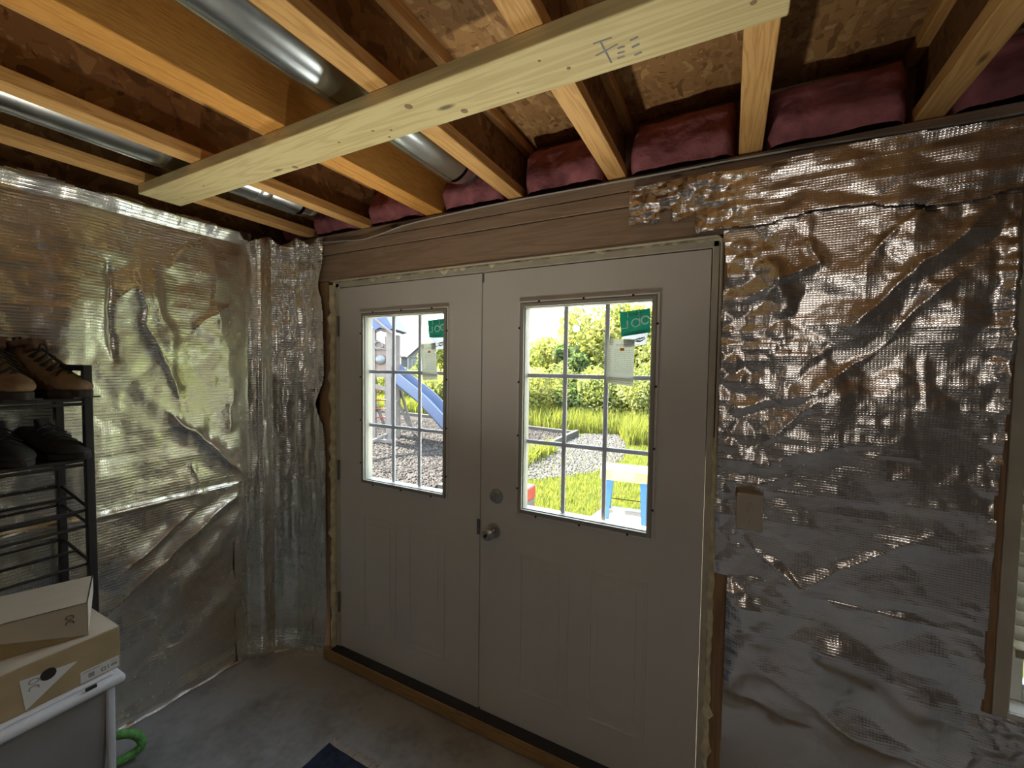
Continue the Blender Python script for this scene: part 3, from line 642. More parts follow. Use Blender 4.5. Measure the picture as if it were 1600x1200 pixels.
fb = thing('foil_tape_band', (2.2, -.01, 2.15), label='ragged band of silver foil tape across the header at upper right', category='tape')
sheet('foil_facing', 'foil_front', 420, 60, 1.54, 3.6, 2.04, 2.275, lambda U, V, H: np.stack([U, -(.012 + H), V], -1), disp_band, fb, band_mask)

# light switch
sw = thing('light_switch', (1.975, -.03, 1.118), label='ivory toggle light switch plate on the foil beside the right jamb', category='switch')
obj('box_spacer', MB().box((1.945, -.024, 1.066), (2.006, .03, 1.17)), 'switch_ivory', sw)
obj('plate', MB().box((1.936, -.031, 1.057), (2.013, -.024, 1.178)), 'switch_ivory', sw, bevel=.003)
obj('toggle', MB().box((1.9695, -.046, 1.118), (1.9795, -.030, 1.134), Matrix.Rotation(0, 4, 'X')), 'switch_ivory', sw, bevel=.002)
for z in (1.088, 1.148): obj('screw', MB().lathe([(.0035, 0), (.0035, .001), (.002, .0018)], (1.9745, -.031, z), (0, -1, 0), 10), 'satin_nickel', sw)

# ================================================================== STICKERS ON THE GLASS
def quad_slab(P, y, t=0.0006):
    return MB().prism([(x, y, z) for x, z in P], (0, t, 0))
def bil(P, s, t):
    (a, b, c, d) = [Vector((p[0], p[1])) for p in P]   # tl,tr,br,bl
    return (a.lerp(b, s)).lerp(d.lerp(c, s), t)
def strip(mb, P, pts, w, y):
    pts = [bil(P, s, t) for s, t in pts]; n = len(pts); L_ = []; R_ = []
    for i in range(n):
        d = (pts[min(i + 1, n - 1)] - pts[max(i - 1, 0)]).normalized(); q = Vector((-d.y, d.x)) * w / 2; L_.append(pts[i] + q); R_.append(pts[i] - q)
    vs = [(p.x, y, p.y) for p in L_] + [(p.x, y, p.y) for p in R_]
    mb.add(vs, [(i, i + 1, n + i + 1, n + i) for i in range(n - 1)])
def sticker(P, tagP, label, curl, tlab):
    cx = sum(p[0] for p in P) / 4; cz = sum(p[1] for p in P) / 4
    t = thing('window_sticker', (cx, .017, cz), label=label, category='sticker', group='green maker stickers on the door glass')
    obj('film', quad_slab(P, .0163, .0012), 'sticker_green', t)
    w = abs(P[1][0] - P[0][0]); lw = .0042 * w / .1
    g = MB(); y = .0155
    arc = lambda cx, cy, r, a0, a1, n=18, e=1.2: [(cx + r * math.cos(math.radians(a0 + (a1 - a0) * k / n)), cy - e * r * math.sin(math.radians(a0 + (a1 - a0) * k / n))) for k in range(n + 1)]
    strip(g, P, [(.0, .68), (.24, .68), (.24, .38)], lw * 1.15, y)           # mirrored L
    strip(g, P, arc(.52, .52, .135, 20, 340), lw, y); strip(g, P, [(.655, .34), (.655, .66)], lw, y)   # mirrored D
    strip(g, P, arc(.845, .46, .13, 10, 330), lw * 1.15, y)                 # O
    strip(g, P, [(.27, .0), (.27, .27)], lw * .5, y); strip(g, P, [(.64, .0), (.64, .27)], lw * .5, y)
    obj('lettering', g, 'sticker_white', t)
    k = MB()
    for r_, s0, s1 in ((.12, .18, .85), (.19, .28, .72), (.86, .2, .82), (.91, .3, .7)):
        s = s0
        while s < s1:
            e = min(s1, s + random.uniform(.03, .08)); strip(k, P, [(s, r_), (e, r_)], lw * .55, y); s = e + .015
    obj('small_print', k, 'print_dark', t, kind='stuff')
    tg = thing('paper_tag', (sum(p[0] for p in tagP) / 4, .0165, sum(p[1] for p in tagP) / 4), label=tlab, category='tag', group='white paper tags under the green stickers')
    obj('paper', quad_slab(tagP, .0172, .0006), 'paper_tag', tg)
    k = MB(); rs = random.Random(5)
    for i in range(14):
        s = .2 + .7 * rs.random(); tt = .45 + .35 * rs.random() * (1 - abs(s - .5)); strip(k, tagP, [(s - .07, tt + .06), (s + .06, tt - .02)], .004, .0168)
    obj('print_smudge', k, 'ink_grey', tg, kind='stuff')
sticker([(.5935, 1.806), (.7035, 1.812), (.697, 1.722), (.602, 1.722)], [(.611, 1.728), (.698, 1.726), (.694, 1.668), (.62, 1.662)], 'green sticker with white mirrored letters on the left door glass', 0, 'white paper tag under the green sticker on the left door')
sticker([(1.520, 1.801), (1.632, 1.811), (1.635, 1.722), (1.529, 1.708)], [(1.535, 1.716), (1.628, 1.730), (1.621, 1.678), (1.54, 1.668)], 'green sticker with white mirrored letters on the right door glass', 0, 'white paper tag under the green sticker on the right door')
def energy(P, label):
    cx = sum(p[0] for p in P) / 4; cz = sum(p[1] for p in P) / 4
    t = thing('energy_label', (cx, .014, cz), label=label, category='label', group='printed paper labels on the door glass')
    obj('paper', quad_slab(P, .0146, .0010), 'label_paper', t); y = .0138
    k = MB(); rs = random.Random(3)
    for r_ in np.linspace(.24, .72, 12):
        s = .28
        while s < .92:
            e = min(.95, s + rs.uniform(.03, .1)); strip(k, P, [(s, r_ + .004 * rs.random()), (e, r_)], .0016, y); s = e + rs.uniform(.015, .05)
        strip(k, P, [(.05, r_), (.05 + rs.uniform(.06, .16), r_)], .0012, y)
    for r_ in (.12, .15, .86, .90, .95): strip(k, P, [(.32 if r_ < .5 else .1, r_), (.9, r_)], .0013, y)
    strip(k, P, [(.11, .09), (.11, .035), (.16, .022), (.21, .035), (.21, .09), (.11, .09)], .0035, y); strip(k, P, [(.09, .125), (.23, .125)], .002, y)
    obj('printing', k, 'ink_grey', t, kind='stuff')
    o = MB(); strip(o, P, [(.48, .225), (.64, .225)], .011, y - .0003); obj('orange_mark', o, 'sticker_orange', t, label='orange mark')
energy([(.549, 1.690), (.643, 1.697), (.655, 1.519), (.567, 1.515)], 'pale printed paper label on the left door glass')
energy([(1.476, 1.700), (1.580, 1.697), (1.578, 1.518), (1.474, 1.530)], 'pale printed paper label on the right door glass')

# ================================================================== LEFT SIDE: RACK, SHOES, BIN, BOXES
RY = -0.972; RX0, RX1 = -0.44, -0.165; RY2 = -1.78
rk = thing('shoe_rack', (-.3, -1.35, FLOOR), label='black metal shoe rack standing by the left wall', category='rack')
for (x, y) in ((RX0, RY), (RX1, RY), (RX0, RY2), (RX1, RY2)):
    obj('post', MB().box((x - .0125, y - .0125, FLOOR), (x + .0125, y + .0125, 1.573)), 'black_metal', rk, bevel=.003)
for y in (RY, RY2): obj('end_rail', MB().box((RX0, y - .011, 1.551), (RX1, y + .011, 1.573)), 'black_metal', rk, bevel=.003)
for z in (1.455, 1.235):
    sh = obj('shelf', MB().box((RX0 - .008, RY2, z - .012), (RX1 + .008, RY + .004, z)), 'black_metal', rk, bevel=.002)
    obj('shelf_lip', MB().tube([(RX1 + .005, RY2, z - .022), (RX1 + .005, RY, z - .022)], .006, 8), 'black_metal', sh)
    obj('wire_end', MB().tube([(RX1 - .03, RY, z - .012), (RX1 + .006, RY, z - .034)], .003, 6), 'black_metal', sh)
for zf, zr in ((1.045, 1.09), (.985, 1.015), (.845, .875)):
    for k in range(3):
        f = k / 2; x = RX0 + (RX1 - RX0) * f; z = zr + (zf - zr) * f
        obj('rod', MB().tube([(x, RY2, z), (x, RY, z)], .0055, 8), 'black_metal', rk, sm=1.0)
    obj('cross_rod', MB().tube([(RX0, RY, zr), (RX1, RY, zf)], .006, 8), 'black_metal', rk, sm=1.0)

def shoe_shell(Lh, wmax, prof, n=20):
    # prof: list of (t along the length 0 heel..1 toe, half width, height, base lift)
    mb = MB(); ring = []; rings = []
    for (t, w, h, b) in prof:
        x = (t - .5) * Lh; pts = []
        for k in range(n):
            a = 2 * PI * k / n; c, s = math.cos(a), math.sin(a)
            yy = w * math.copysign(abs(c) ** .72, c) * (1 if s < 0 else (1 - .45 * max(0, s) ** 1.5)); zz = b + h * (.5 + .5 * math.copysign(abs(s) ** .8, s))
            pts.append((x, yy, zz))
        rings.append(pts)
    vs = [p for r in rings for p in r]; fs = []
    for i in range(len(rings) - 1):
        for k in range(n): fs.append((i * n + k, i * n + (k + 1) % n, (i + 1) * n + (k + 1) % n, (i + 1) * n + k))
    fs.append(tuple(reversed(range(n)))); fs.append(tuple((len(rings) - 1) * n + k for k in range(n)))
    return mb.add(vs, fs)
BP = [(.0, .018, .07, .03), (.03, .032, .155, .022), (.12, .038, .165, .02), (.25, .040, .160, .02), (.36, .042, .145, .02), (.46, .043, .115, .02), (.56, .045, .092, .02), (.68, .048, .076, .02), (.80, .048, .064, .02), (.90, .042, .052, .022), (.97, .028, .036, .025), (1.0, .012, .018, .03)]
def boot(loc, rz, label, mir=1):
    t = thing('hiking_boot', (0, 0, 0), label=label, category='boot', group='tan hiking boots on the top shelf')
    up = obj('upper', shoe_shell(.29, .1, BP), 'boot_leather', t, sm=2.0)
    sb = up.modifiers.new('s', 'SUBSURF'); sb.levels = 1; sb.render_levels = 2
    so = MB(); P = []
    for k in range(28):
        a = 2 * PI * k / 28; x = .152 * math.cos(a); P.append((x, (.046 + .010 * math.cos(a)) * math.sin(a) * (1 if abs(math.cos(a)) < .95 else .8), 0))
    so.prism(P, (0, 0, .028)); obj('sole', so, 'sole_rubber', t, bevel=.004)
    tre = MB()
    for k in range(9): x = -.13 + k * .032; tre.box((x, -.045, -.001), (x + .015, .045, .004))
    obj('tread', tre, 'sole_rubber', t)
    cl = MB().tube([(-.095 + .055 * math.cos(a) - .01, .040 * math.sin(a), .184 + .012 * math.cos(a)) for a in np.linspace(0, 2 * PI, 20)[:-1]], .013, 8, closed=True)
    obj('collar', cl, 'boot_trim', t, sm=1.5)
    tg = MB().prism([(-.075, -.028, .15), (-.03, -.026, .175), (-.045, -.024, .215), (-.075, -.022, .205)], (0, .05, 0)); obj('tongue', tg, 'boot_trim', t, bevel=.006)
    obj('pull_loop', MB().tube([(-.125, -.008, .175), (-.130, -.006, .212), (-.122, .006, .214), (-.118, .008, .18)], .005, 6), 'lace_black', t)
    lc = MB(); 
    for k in range(6):
        x = -.035 + k * .021; z = .162 - k * .0155 - (0.004 if k > 3 else 0)
        lc.tube([(x, -.036, z - .018), (x + .006, 0, z + .010), (x + .014, .036, z - .02)], .0035, 6); lc.tube([(x, .036, z - .018), (x + .006, 0, z + .011), (x + .014, -.036, z - .02)], .0035, 6)
    obj('laces', lc, 'lace_black', t)
    obj('lace_bow', MB().tube(catmull([(-.025, -.01, .165), (.0, -.03, .185), (.035, -.045, .188), (.05, -.048, .172), (.03, -.035, .150), (-.01, -.012, .148)], 5), .003, 6), 'lace_black', t)
    for s in (-1, 1):
        for k in range(3): obj('side_overlay', MB().prism([(.01 + k * .022, s * .0435, .03), (.022 + k * .022, s * .0435, .03), (-.004 + k * .022, s * .036, .085 - k * .008), (-.012 + k * .022, s * .036, .085 - k * .008)], (0, s * .006, 0)), 'boot_trim', t)
    t.location = loc; t.rotation_euler = (0, 0, rz); return t
boot((-.272, -1.035, 1.456), .42, 'tan hiking boot with a loose black lace loop, toe near the rack corner')
boot((-.285, -1.145, 1.456), .10, 'tan hiking boot at the left picture edge on the top shelf, toe facing out')
SP = [(.0, .02, .06, .018), (.04, .034, .095, .012), (.14, .038, .105, .01), (.26, .040, .098, .01), (.38, .041, .108, .01), (.48, .043, .098, .01), (.58, .045, .080, .01), (.70, .048, .064, .01), (.82, .046, .05, .01), (.92, .036, .038, .012), (.98, .02, .022, .014), (1.0, .008, .01, .018)]
def sneaker(loc, rz, label):
    t = thing('dark_sneaker', (0, 0, 0), label=label, category='shoe', group='dark shoes on the second shelf')
    up = obj('upper', shoe_shell(.29, .1, SP), 'sneaker_dark', t, sm=2.0); sb = up.modifiers.new('s', 'SUBSURF'); sb.levels = 1; sb.render_levels = 2
    P = [(.15 * math.cos(a), (.046 + .008 * math.cos(a)) * math.sin(a), 0) for a in np.linspace(0, 2 * PI, 29)[:-1]]
    obj('sole', MB().prism(P, (0, 0, .02)), 'sole_rubber', t, bevel=.004)
    obj('tongue', MB().prism([(-.03, -.025, .10), (.0, -.025, .11), (-.03, -.02, .145), (-.045, -.02, .14)], (0, .045, 0)), 'sneaker_dark', t, bevel=.006)
    lc = MB()
    for k in range(5): x = -.01 + k * .02; z = .118 - k * .014; lc.tube([(x, -.034, z - .016), (x + .006, 0, z + .006), (x + .012, .034, z - .016)], .003, 6)
    obj('laces', lc, 'lace_black', t)
    t.location = loc; t.rotation_euler = (0, 0, rz)
sneaker((-.272, -1.040, 1.236), .40, 'dark sneaker on the second shelf, next to the front post')
sneaker((-.285, -1.155, 1.236), .18, 'dark sneaker on the second shelf at the left picture edge')

# storage bin
BX0, BX1, BY0, BY1, BZ = -0.135, 0.165, -1.62, -1.012, 0.578
bn = thing('storage_bin', ((BX0 + BX1) / 2, (BY0 + BY1) / 2, FLOOR), label='tall grey plastic storage bin with a white lid at lower left', category='bin')
def taper(x0, x1, y0, y1, z0, z1, ins):
    return MB().add([(x0 + ins, y0 + ins, z0), (x1 - ins, y0 + ins, z0), (x1 - ins, y1 - ins, z0), (x0 + ins, y1 - ins, z0), (x0, y0, z1), (x1, y0, z1), (x1, y1, z1), (x0, y1, z1)], [(0, 3, 2, 1), (4, 5, 6, 7), (0, 1, 5, 4), (1, 2, 6, 5), (2, 3, 7, 6), (3, 0, 4, 7)])
obj('tub', taper(BX0 + .012, BX1 - .012, BY0 + .012, BY1 - .012, FLOOR, BZ - .03, .03), 'bin_body_plastic', bn, bevel=.03, seg=4)
obj('corner_rib', taper(BX1 - .032, BX1 - .010, BY1 - .034, BY1 - .010, FLOOR + .02, BZ - .03, .004), 'bin_plastic', bn, bevel=.006)
lid = MB(); lid.box((BX0 - .008, BY0 - .008, BZ - .042), (BX1 + .010, BY1 + .012, BZ - .012))
lo = obj('lid', lid, 'bin_plastic', bn, bevel=.013, seg=4)
obj('lid_panel', MB().box((BX0 + .014, BY0 + .014, BZ - .014), (BX1 - .012, BY1 - .012, BZ - .001)), 'bin_plastic', lo, bevel=.008, seg=3)
obj('latch_tab', MB().box((BX1 - .002, BY1 - .085, BZ - .012), (BX1 + .006, BY1 - .06, BZ - .004)), 'black_rubber', bn)
# lower shoe box on the lid
def pbox(name, x0, x1, y0, y1, z0, z1, mat, lidmat, rot=0, **kw):
    pass
B1 = thing('shoe_box', (-.005, -1.19, BZ), label='tan cardboard shoe box with a white end label and round hole, on the bin lid', category='box')
x0, x1, y0, y1, z0, z1 = -.130, .140, -1.36, -1.004, BZ, BZ + .135
obj('carton', MB().box((x0, y0, z0), (x1, y1, z1)), 'cardboard_tan', B1, bevel=.002)
obj('lid_flap', MB().box((x0 + .001, y0 + .001, z1), (x1 - .001, y1 - .001, z1 + .0025)), 'cardboard_pale', B1)
obj('white_triangle', MB().prism([(x1 + .0006, -1.215, z0 + .004), (x1 + .0006, -1.225, z0 + .098), (x1 + .0006, -1.105, z0 + .082)], (-.0004, 0, 0)), 'print_white', B1)
obj('finger_hole', MB().lathe([(.017, 0), (.017, .0006)], (x1 + .0004, -1.168, z0 + .082), (1, 0, 0), 24), 'dark_gap', B1)
lb = obj('end_label', MB().box((x1, -1.100, z0 + .004), (x1 + .0008, -1.008, z0 + .040)), 'print_white', B1)
pr_ = MB()
def ypr(a, b, c, d): pr_.box((x1 + .0008, a, z0 + c), (x1 + .0012, b, z0 + d))
ypr(-1.095, -1.055, .033, .035); ypr(-1.082, -1.068, .012, .026); ypr(-1.052, -1.040, .013, .016); ypr(-1.052, -1.049, .013, .025); ypr(-1.043, -1.040, .013, .025); ypr(-1.052, -1.040, .022, .025); ypr(-1.036, -1.033, .014, .026); ypr(-1.028, -1.012, .016, .024); ypr(-1.028, -1.012, .030, .032)
obj('label_print', pr_, 'ink_grey', lb, kind='stuff')
def logo(mb, o, ex, ez, s, ny):
    # ring with an open arch below it
    o = Vector(o); ex = Vector(ex); ez = Vector(ez)
    mb.tube([o + s * (.5 * math.cos(a) * ex + (.5 + .34 * math.sin(a)) * ez) for a in np.linspace(0, 2 * PI, 25)[:-1]], s * .075, 6, closed=True, flat=1)
    mb.tube([o + s * (.5 * math.cos(a) * ex + (-.55 + .42 * math.sin(a)) * ez) for a in np.linspace(math.radians(-20), math.radians(205), 16)], s * .075, 6)
lg = MB(); logo(lg, (x1 + .0002, -1.197, z0 + .070), (0, 1, 0), (0, 0, 1), .020, 1); obj('logo', lg, 'ink_grey', B1)
B3 = thing('shoe_box', (-.005, -1.44, BZ), label='plain tan cardboard box at the left picture edge, on the bin lid', category='box')
obj('carton', MB().box((x0 + .01, -1.61, z0), (x1 + .008, -1.366, z0 + .128)), 'cardboard_tan', B3, bevel=.002)
# upper tilted box
B2 = thing('shoe_box', (.0, -1.2, BZ + .138), label='pale shoe box lying askew on top of the box stack', category='box')
fd = Vector((-.35, -.937, 0)); ed = Vector((-.937, .35, 0)); c0 = Vector((.118, -1.072, BZ + .138)); zz = Vector((0, 0, 1)); bh = .107; bl_ = .34; bd = .225
def hexa(o, a, b, c, la, lb_, lc_):
    vs = [o, o + a * la, o + a * la + b * lb_, o + b * lb_]; vs = vs + [v + c * lc_ for v in vs]
    return MB().add(vs, [(0, 3, 2, 1), (4, 5, 6, 7), (0, 1, 5, 4), (1, 2, 6, 5), (2, 3, 7, 6), (3, 0, 4, 7)])
obj('carton', hexa(c0 + fd * .004 + ed * .004, fd, ed, zz, bl_ - .008, bd - .008, bh - .003), 'cardboard_tan', B2, bevel=.002)
nd = -ed
t1 = c0 + zz * bh
skirt = MB().prism([t1, c0 + zz * .0, c0 + fd * .19 + zz * .052, c0 + fd * bl_ + zz * .085, t1 + fd * bl_], ed * .003)
skirt.add(hexa(t1 - zz * .003, fd, ed, zz, bl_, bd, .003).v, hexa(t1, fd, ed, zz, bl_, bd, .003).f)
skirt.prism([t1, c0 + zz * .002, c0 + ed * bd + zz * .05, t1 + ed * bd], fd * .003)
obj('lid', skirt, 'cardboard_pale', B2)
lg = MB(); logo(lg, c0 + fd * .040 - ed * .0004 + zz * .064, -fd, zz, .0175, 1); obj('logo', lg, 'print_dark', B2)
# green foam hoop on the floor
gh_ = thing('foam_hoop', (-.27, -.86, FLOOR), label='bright green fuzzy foam hoop on the floor beside the storage bin', category='hoop')
gp = []
for a in np.linspace(0, 2 * PI, 33)[:-1]:
    gp.append(Vector((-.285, -.888, FLOOR + .052)) + .088 * math.cos(a) * Vector((.42, .89, 0)).normalized() + .070 * math.sin(a) * Vector((-.2, .1, .97)).normalized() * (1 if math.sin(a) > 0 else .45))
obj('tube', MB().tube(gp, .017, 10, closed=True), 'green_foam', gh_, sm=2)
obj('grip_sleeve', MB().tube(gp[3:8], .0185, 10), 'green_foam', gh_, sm=1)
# rug
rg = thing('floor_rug', (.9, -.85, FLOOR), label='dark navy rug with a pale fringe on the concrete floor at the bottom edge', category='rug')
def rpos(U, V, H): return np.stack([.405 + U + .035 * V * -.2, -.405 - V, FLOOR + .008 + H], -1)
sheet('pile', 'rug_navy', 90, 70, 0, 1.15, 0, .75, lambda U, V, H: rpos(U, V, H), lambda U, V: .004 * (fbm(U * 60, V * 60, 3)) + .006 * np.exp(-(U / .02) ** 2), rg)
obj('backing', MB().prism([(.405, -.405, FLOOR), (1.555, -.405, FLOOR), (1.55, -1.155, FLOOR), (.40, -1.155, FLOOR)], (0, 0, .007)), 'rug_navy', rg)
pt = MB()
for k in range(5): pt.prism([(.50 + k * .22, -.50, FLOOR + .013), (.60 + k * .22, -.56, FLOOR + .013), (.50 + k * .22, -.62, FLOOR + .013), (.40 + k * .22, -.56, FLOOR + .013)], (0, 0, .0008))
plain('rug_pattern', (0.10, .12, .10), .95, 0, .4, 60)
obj('pattern', pt, 'rug_pattern', rg)
fm = MB(); rs = random.Random(9)
for k in range(420):
    x = .405 + 1.15 * k / 420; dx = rs.uniform(-.012, .012); l = rs.uniform(.022, .042)
    fm.tube([(x, -.407, FLOOR + .007), (x + dx * .5, -.405 + l * .5, FLOOR + .009), (x + dx, -.405 + l, FLOOR + .003)], .0022, 4)
obj('fringe', fm, 'rug_fringe', rg, kind='stuff')

# ================================================================== OUTDOORS
def at(px, depth, z=0.0):
    h = Vector((FWD.x, FWD.y, 0)).normalized(); r = Vector((RIGHT.x, RIGHT.y, 0)).normalized()
    p = CAM + h * depth + r * ((px - 800) / 654.58 * depth); return Vector((p.x, p.y, z))
GR = -0.22
def gz(x, y):
    d = math.hypot(x - 1.9, y + 1.6); d2 = max(0, d - 19); return GR + .0112 * d2 * min(1, d2 / 16)
gzv = np.vectorize(gz)
KO = 0.44
def oplain(n, c, *a): return plain(n, tuple(x * KO for x in c), *a)
oplain('lawn', (0.085, 0.105, 0.020), 0.95, 0, 0.3, 3, 0.5, 60, 0.1)
oplain('mulch_base', (0.055, 0.044, 0.036), 0.95, 0, 0.4, 26, 0.6, 60, 0.1)
oplain('mulch_chip', (0.082, 0.068, 0.058), 0.9, 0, 0.55, 9, 0, 1, 0.2)
oplain('gravel_stone', (0.125, 0.115, 0.10), 0.85, 0, 0.45, 9, 0, 1, 0.2)
oplain('gravel_base', (0.07, 0.066, 0.055), 0.95, 0, 0.4, 20)
oplain('timber_grey', (0.085, 0.078, 0.066), 0.85, 0, 0.25, 14)
oplain('bounce_concrete', (1.5, 1.46, 1.38), 0.85, 0, 0.08, 3)  # pale reflecting tone of the slab added outside the doors
oplain('playset_wood', (0.30, 0.27, 0.25), 0.75, 0, 0.12, 8)
oplain('playset_wood_warm', (0.32, 0.235, 0.185), 0.75, 0, 0.12, 8)
oplain('slide_blue', (0.14, 0.20, 0.36), 0.4, 0, 0.06, 3)
oplain('tarp_blue', (0.10, 0.16, 0.34), 0.6, 0, 0.1, 10)
oplain('rung_red', (0.28, 0.05, 0.03), 0.5)
oplain('bubble_clear', (0.22, 0.24, 0.26), 0.15, 0, 0.1, 5)
oplain('siding_grey', (0.085, 0.09, 0.098), 0.7)
oplain('siding_pale', (0.13, 0.145, 0.15), 0.7)
oplain('trim_white', (0.30, 0.30, 0.30), 0.6)
oplain('roof_shingle', (0.10, 0.085, 0.082), 0.9, 0, 0.15, 4)
oplain('house_glass', (0.05, 0.07, 0.06), 0.2)
oplain('ladder_blue', (0.06, 0.26, 0.58), 0.45)
oplain('ladder_yellow', (0.95, 0.80, 0.30), 0.5)
oplain('ladder_step', (0.30, 0.29, 0.30), 0.4, 0.4)
oplain('ladder_label', (0.6, 0.58, 0.42), 0.6)
oplain('plastic_red', (0.42, 0.030, 0.018), 0.45)
oplain('plastic_grey', (0.13, 0.12, 0.11), 0.6)
oplain('foam_board', (0.45, 0.45, 0.42), 0.6)
oplain('bark', (0.06, 0.045, 0.03), 0.9, 0, 0.3, 12)
leaf_mat('leaf_bright', (0.0444, 0.0577, 0.0163), (0.1184, 0.1258, 0.0407), (1.0, 1.0, 0.5), (0.1998, 0.1887, 0.0814), .9)
leaf_mat('leaf_mid', (0.0407, 0.0533, 0.0192), (0.0962, 0.1073, 0.0407), (1.0, 1.0, 0.55), (0.1628, 0.1628, 0.0740), 1.2)
leaf_mat('leaf_dark', (0.0370, 0.0503, 0.0222), (0.0814, 0.0962, 0.0444), (0.8, 1.0, 0.5))
leaf_mat('grass_blade', (0.062, 0.072, 0.017), (0.085, 0.094, 0.026), (1.0, 1.0, 0.4), (0.118, 0.108, 0.042), 6.0)

xs = np.concatenate([np.linspace(-160, -20, 36), np.linspace(-18, 12, 61), np.linspace(16, 60, 12)]); ys = np.concatenate([np.linspace(WT, 20, 41), np.linspace(22, 170, 50)])
X, Y = np.meshgrid(xs, ys); Z = gzv(X, Y); P = np.stack([X, Y, Z], -1).reshape(-1, 3); nx = len(xs); idx = np.arange(P.shape[0]).reshape(len(ys), nx)
q = np.stack([idx[:-1, :-1], idx[:-1, 1:], idx[1:, 1:], idx[1:, :-1]], -1).reshape(-1, 4)
me = bpy.data.meshes.new('ground'); me.from_pydata(P.tolist(), [], q.tolist()); smooth(me); obj('ground', me, 'lawn', kind='structure')
obj('added_bounce_slab', MB().box((-0.5, WT, GR - .1), (2.35, 2.35, GR + .07)), 'bounce_concrete', kind='structure')  # unseen pale slab added to bounce sunlight through the door glass onto the ceiling

# mulch bed, its timbers and the gravel strip
bedP = [(-16, 4.0), (-1.55, 3.05), (-1.62, 8.75), (-16, 9.9)]
bed = thing('mulch_bed', (-6, 6, GR), label='playground bed of brown wood mulch under the playset', category='mulch bed')
obj('bed_base', MB().prism([(-16, 2.7, GR - .05), (-1.9, 2.7, GR - .05), (-1.62, 8.8, GR - .05), (-4.0, 9.3, GR - .05), (-16, 10.6, GR - .05)], (0, 0, .075)), 'mulch_base', bed)
def inpoly(x, y, P):
    c = False; j = len(P) - 1
    for i in range(len(P)):
        if (P[i][1] > y) != (P[j][1] > y) and x < (P[j][0] - P[i][0]) * (y - P[i][1]) / (P[j][1] - P[i][1]) + P[i][0]: c = not c
        j = i
    return c
def scatter_boxes(name, mat, n, sampler, sz, parent, z0, tall=.4):
    base = np.array([(-1, -1, -1), (1, -1, -1), (1, 1, -1), (-1, 1, -1), (-1, -1, 1), (1, -1, 1), (1, 1, 1), (-1, 1, 1)], float)
    f = np.array([(4, 5, 6, 7), (0, 1, 5, 4), (1, 2, 6, 5), (2, 3, 7, 6), (3, 0, 4, 7)])
    V = []; F = []; k = 0
    while k < n:
        x, y = sampler()
        if x is None: continue
        s = sz * (.6 + .9 * RNG.rand()); e = Euler((RNG.rand() * 1.4 - .7, RNG.rand() * 1.4 - .7, RNG.rand() * 6.28)).to_matrix()
        b = base * np.array([s, s * (.35 + .4 * RNG.rand()), s * tall]) * (.8 + .4 * RNG.rand(8, 1))
        V.append(b @ np.array(e).T + np.array([x, y, z0 + s * .2])); F.append(f + 8 * k); k += 1
    V = np.concatenate(V); F = np.concatenate(F); me = bpy.data.meshes.new(name); me.vertices.add(len(V)); me.vertices.foreach_set('co', V.reshape(-1)); me.loops.add(F.size); me.loops.foreach_set('vertex_index', F.reshape(-1).astype(np.int32))
    me.polygons.add(len(F)); me.polygons.foreach_set('loop_start', (np.arange(len(F)) * 4).astype(np.int32)); me.polygons.foreach_set('loop_total', np.full(len(F), 4, np.int32)); me.update(calc_edges=True)
    return obj(name, me, mat, parent, kind='stuff')
MP = [(-9, 2.7), (-1.9, 2.7), (-1.62, 8.7), (-4.0, 9.2), (-9, 9.7)]
def smp_mulch():
    d = 4.5 + 9 * RNG.rand() ** 1.3; px = RNG.uniform(560, 930) if RNG.rand() < .75 else RNG.uniform(480, 930)
    p = at(px, d); return (p.x, p.y) if inpoly(p.x, p.y, MP) else (None, None)
scatter_boxes('wood_chips', 'mulch_chip', 15000, smp_mulch, .020, bed, GR + .03)
def timber(name, a, b, h, w, label):
    a = Vector(a); b = Vector(b); d = (b - a).normalized(); n = Vector((-d.y, d.x, 0)) * w / 2
    t = thing(name, (a + b) / 2, label=label, category='timber', group='timbers edging the mulch bed')
    obj('timber', MB().prism([a - n, b - n, b + n, a + n], (0, 0, h)), 'timber_grey', t, bevel=.01)
    for f in (.15, .5, .85):
        c = a.lerp(b, f) + Vector((0, 0, h)); obj('spike', MB().lathe([(.012, 0), (.012, .004), (.006, .008)], c, (0, 0, 1), 8), 'plastic_grey', t)
timber('landscape_timber', (-1.58, 3.0, GR - .05), (-1.55, 5.9, GR - .05), .22, .10, 'near grey timber edging the right side of the mulch bed')
timber('landscape_timber', (-1.55, 5.92, GR - .05), (-1.60, 8.85, GR - .05), .22, .10, 'farther grey timber on the right side of the mulch bed, ending at the far corner')
timber('landscape_timber', (-1.66, 8.86, GR - .05), (-4.4, 9.32, GR - .05), .18, .10, 'dark grey timber along the back of the mulch bed seen through the right door')
timber('landscape_timber', (-4.45, 9.33, GR - .05), (-9.5, 9.9, GR - .05), .18, .10, 'dark grey timber along the back of the mulch bed seen through the left door')
gvl = thing('gravel_strip', (-.8, 6, GR), label='grey gravel strip beside the mulch bed timber', category='gravel')
GPOLY = [(-1.5, 4.3), (-.75, 4.4), (-.1, 5.3), (.1, 6.6), (-.2, 8.2), (-.7, 9.6), (-1.5, 9.2)]
obj('gravel_ground', MB().prism([(x, y, GR - .03) for x, y in GPOLY], (0, 0, .04)), 'gravel_base', gvl)
def smp_gravel():
    x = RNG.uniform(-1.55, .2); y = RNG.uniform(4.2, 9.6); return (x, y) if inpoly(x, y, GPOLY) else (None, None)
scatter_boxes('gravel_stones', 'gravel_stone', 6500, smp_gravel, .017, gvl, GR + .012, .7)

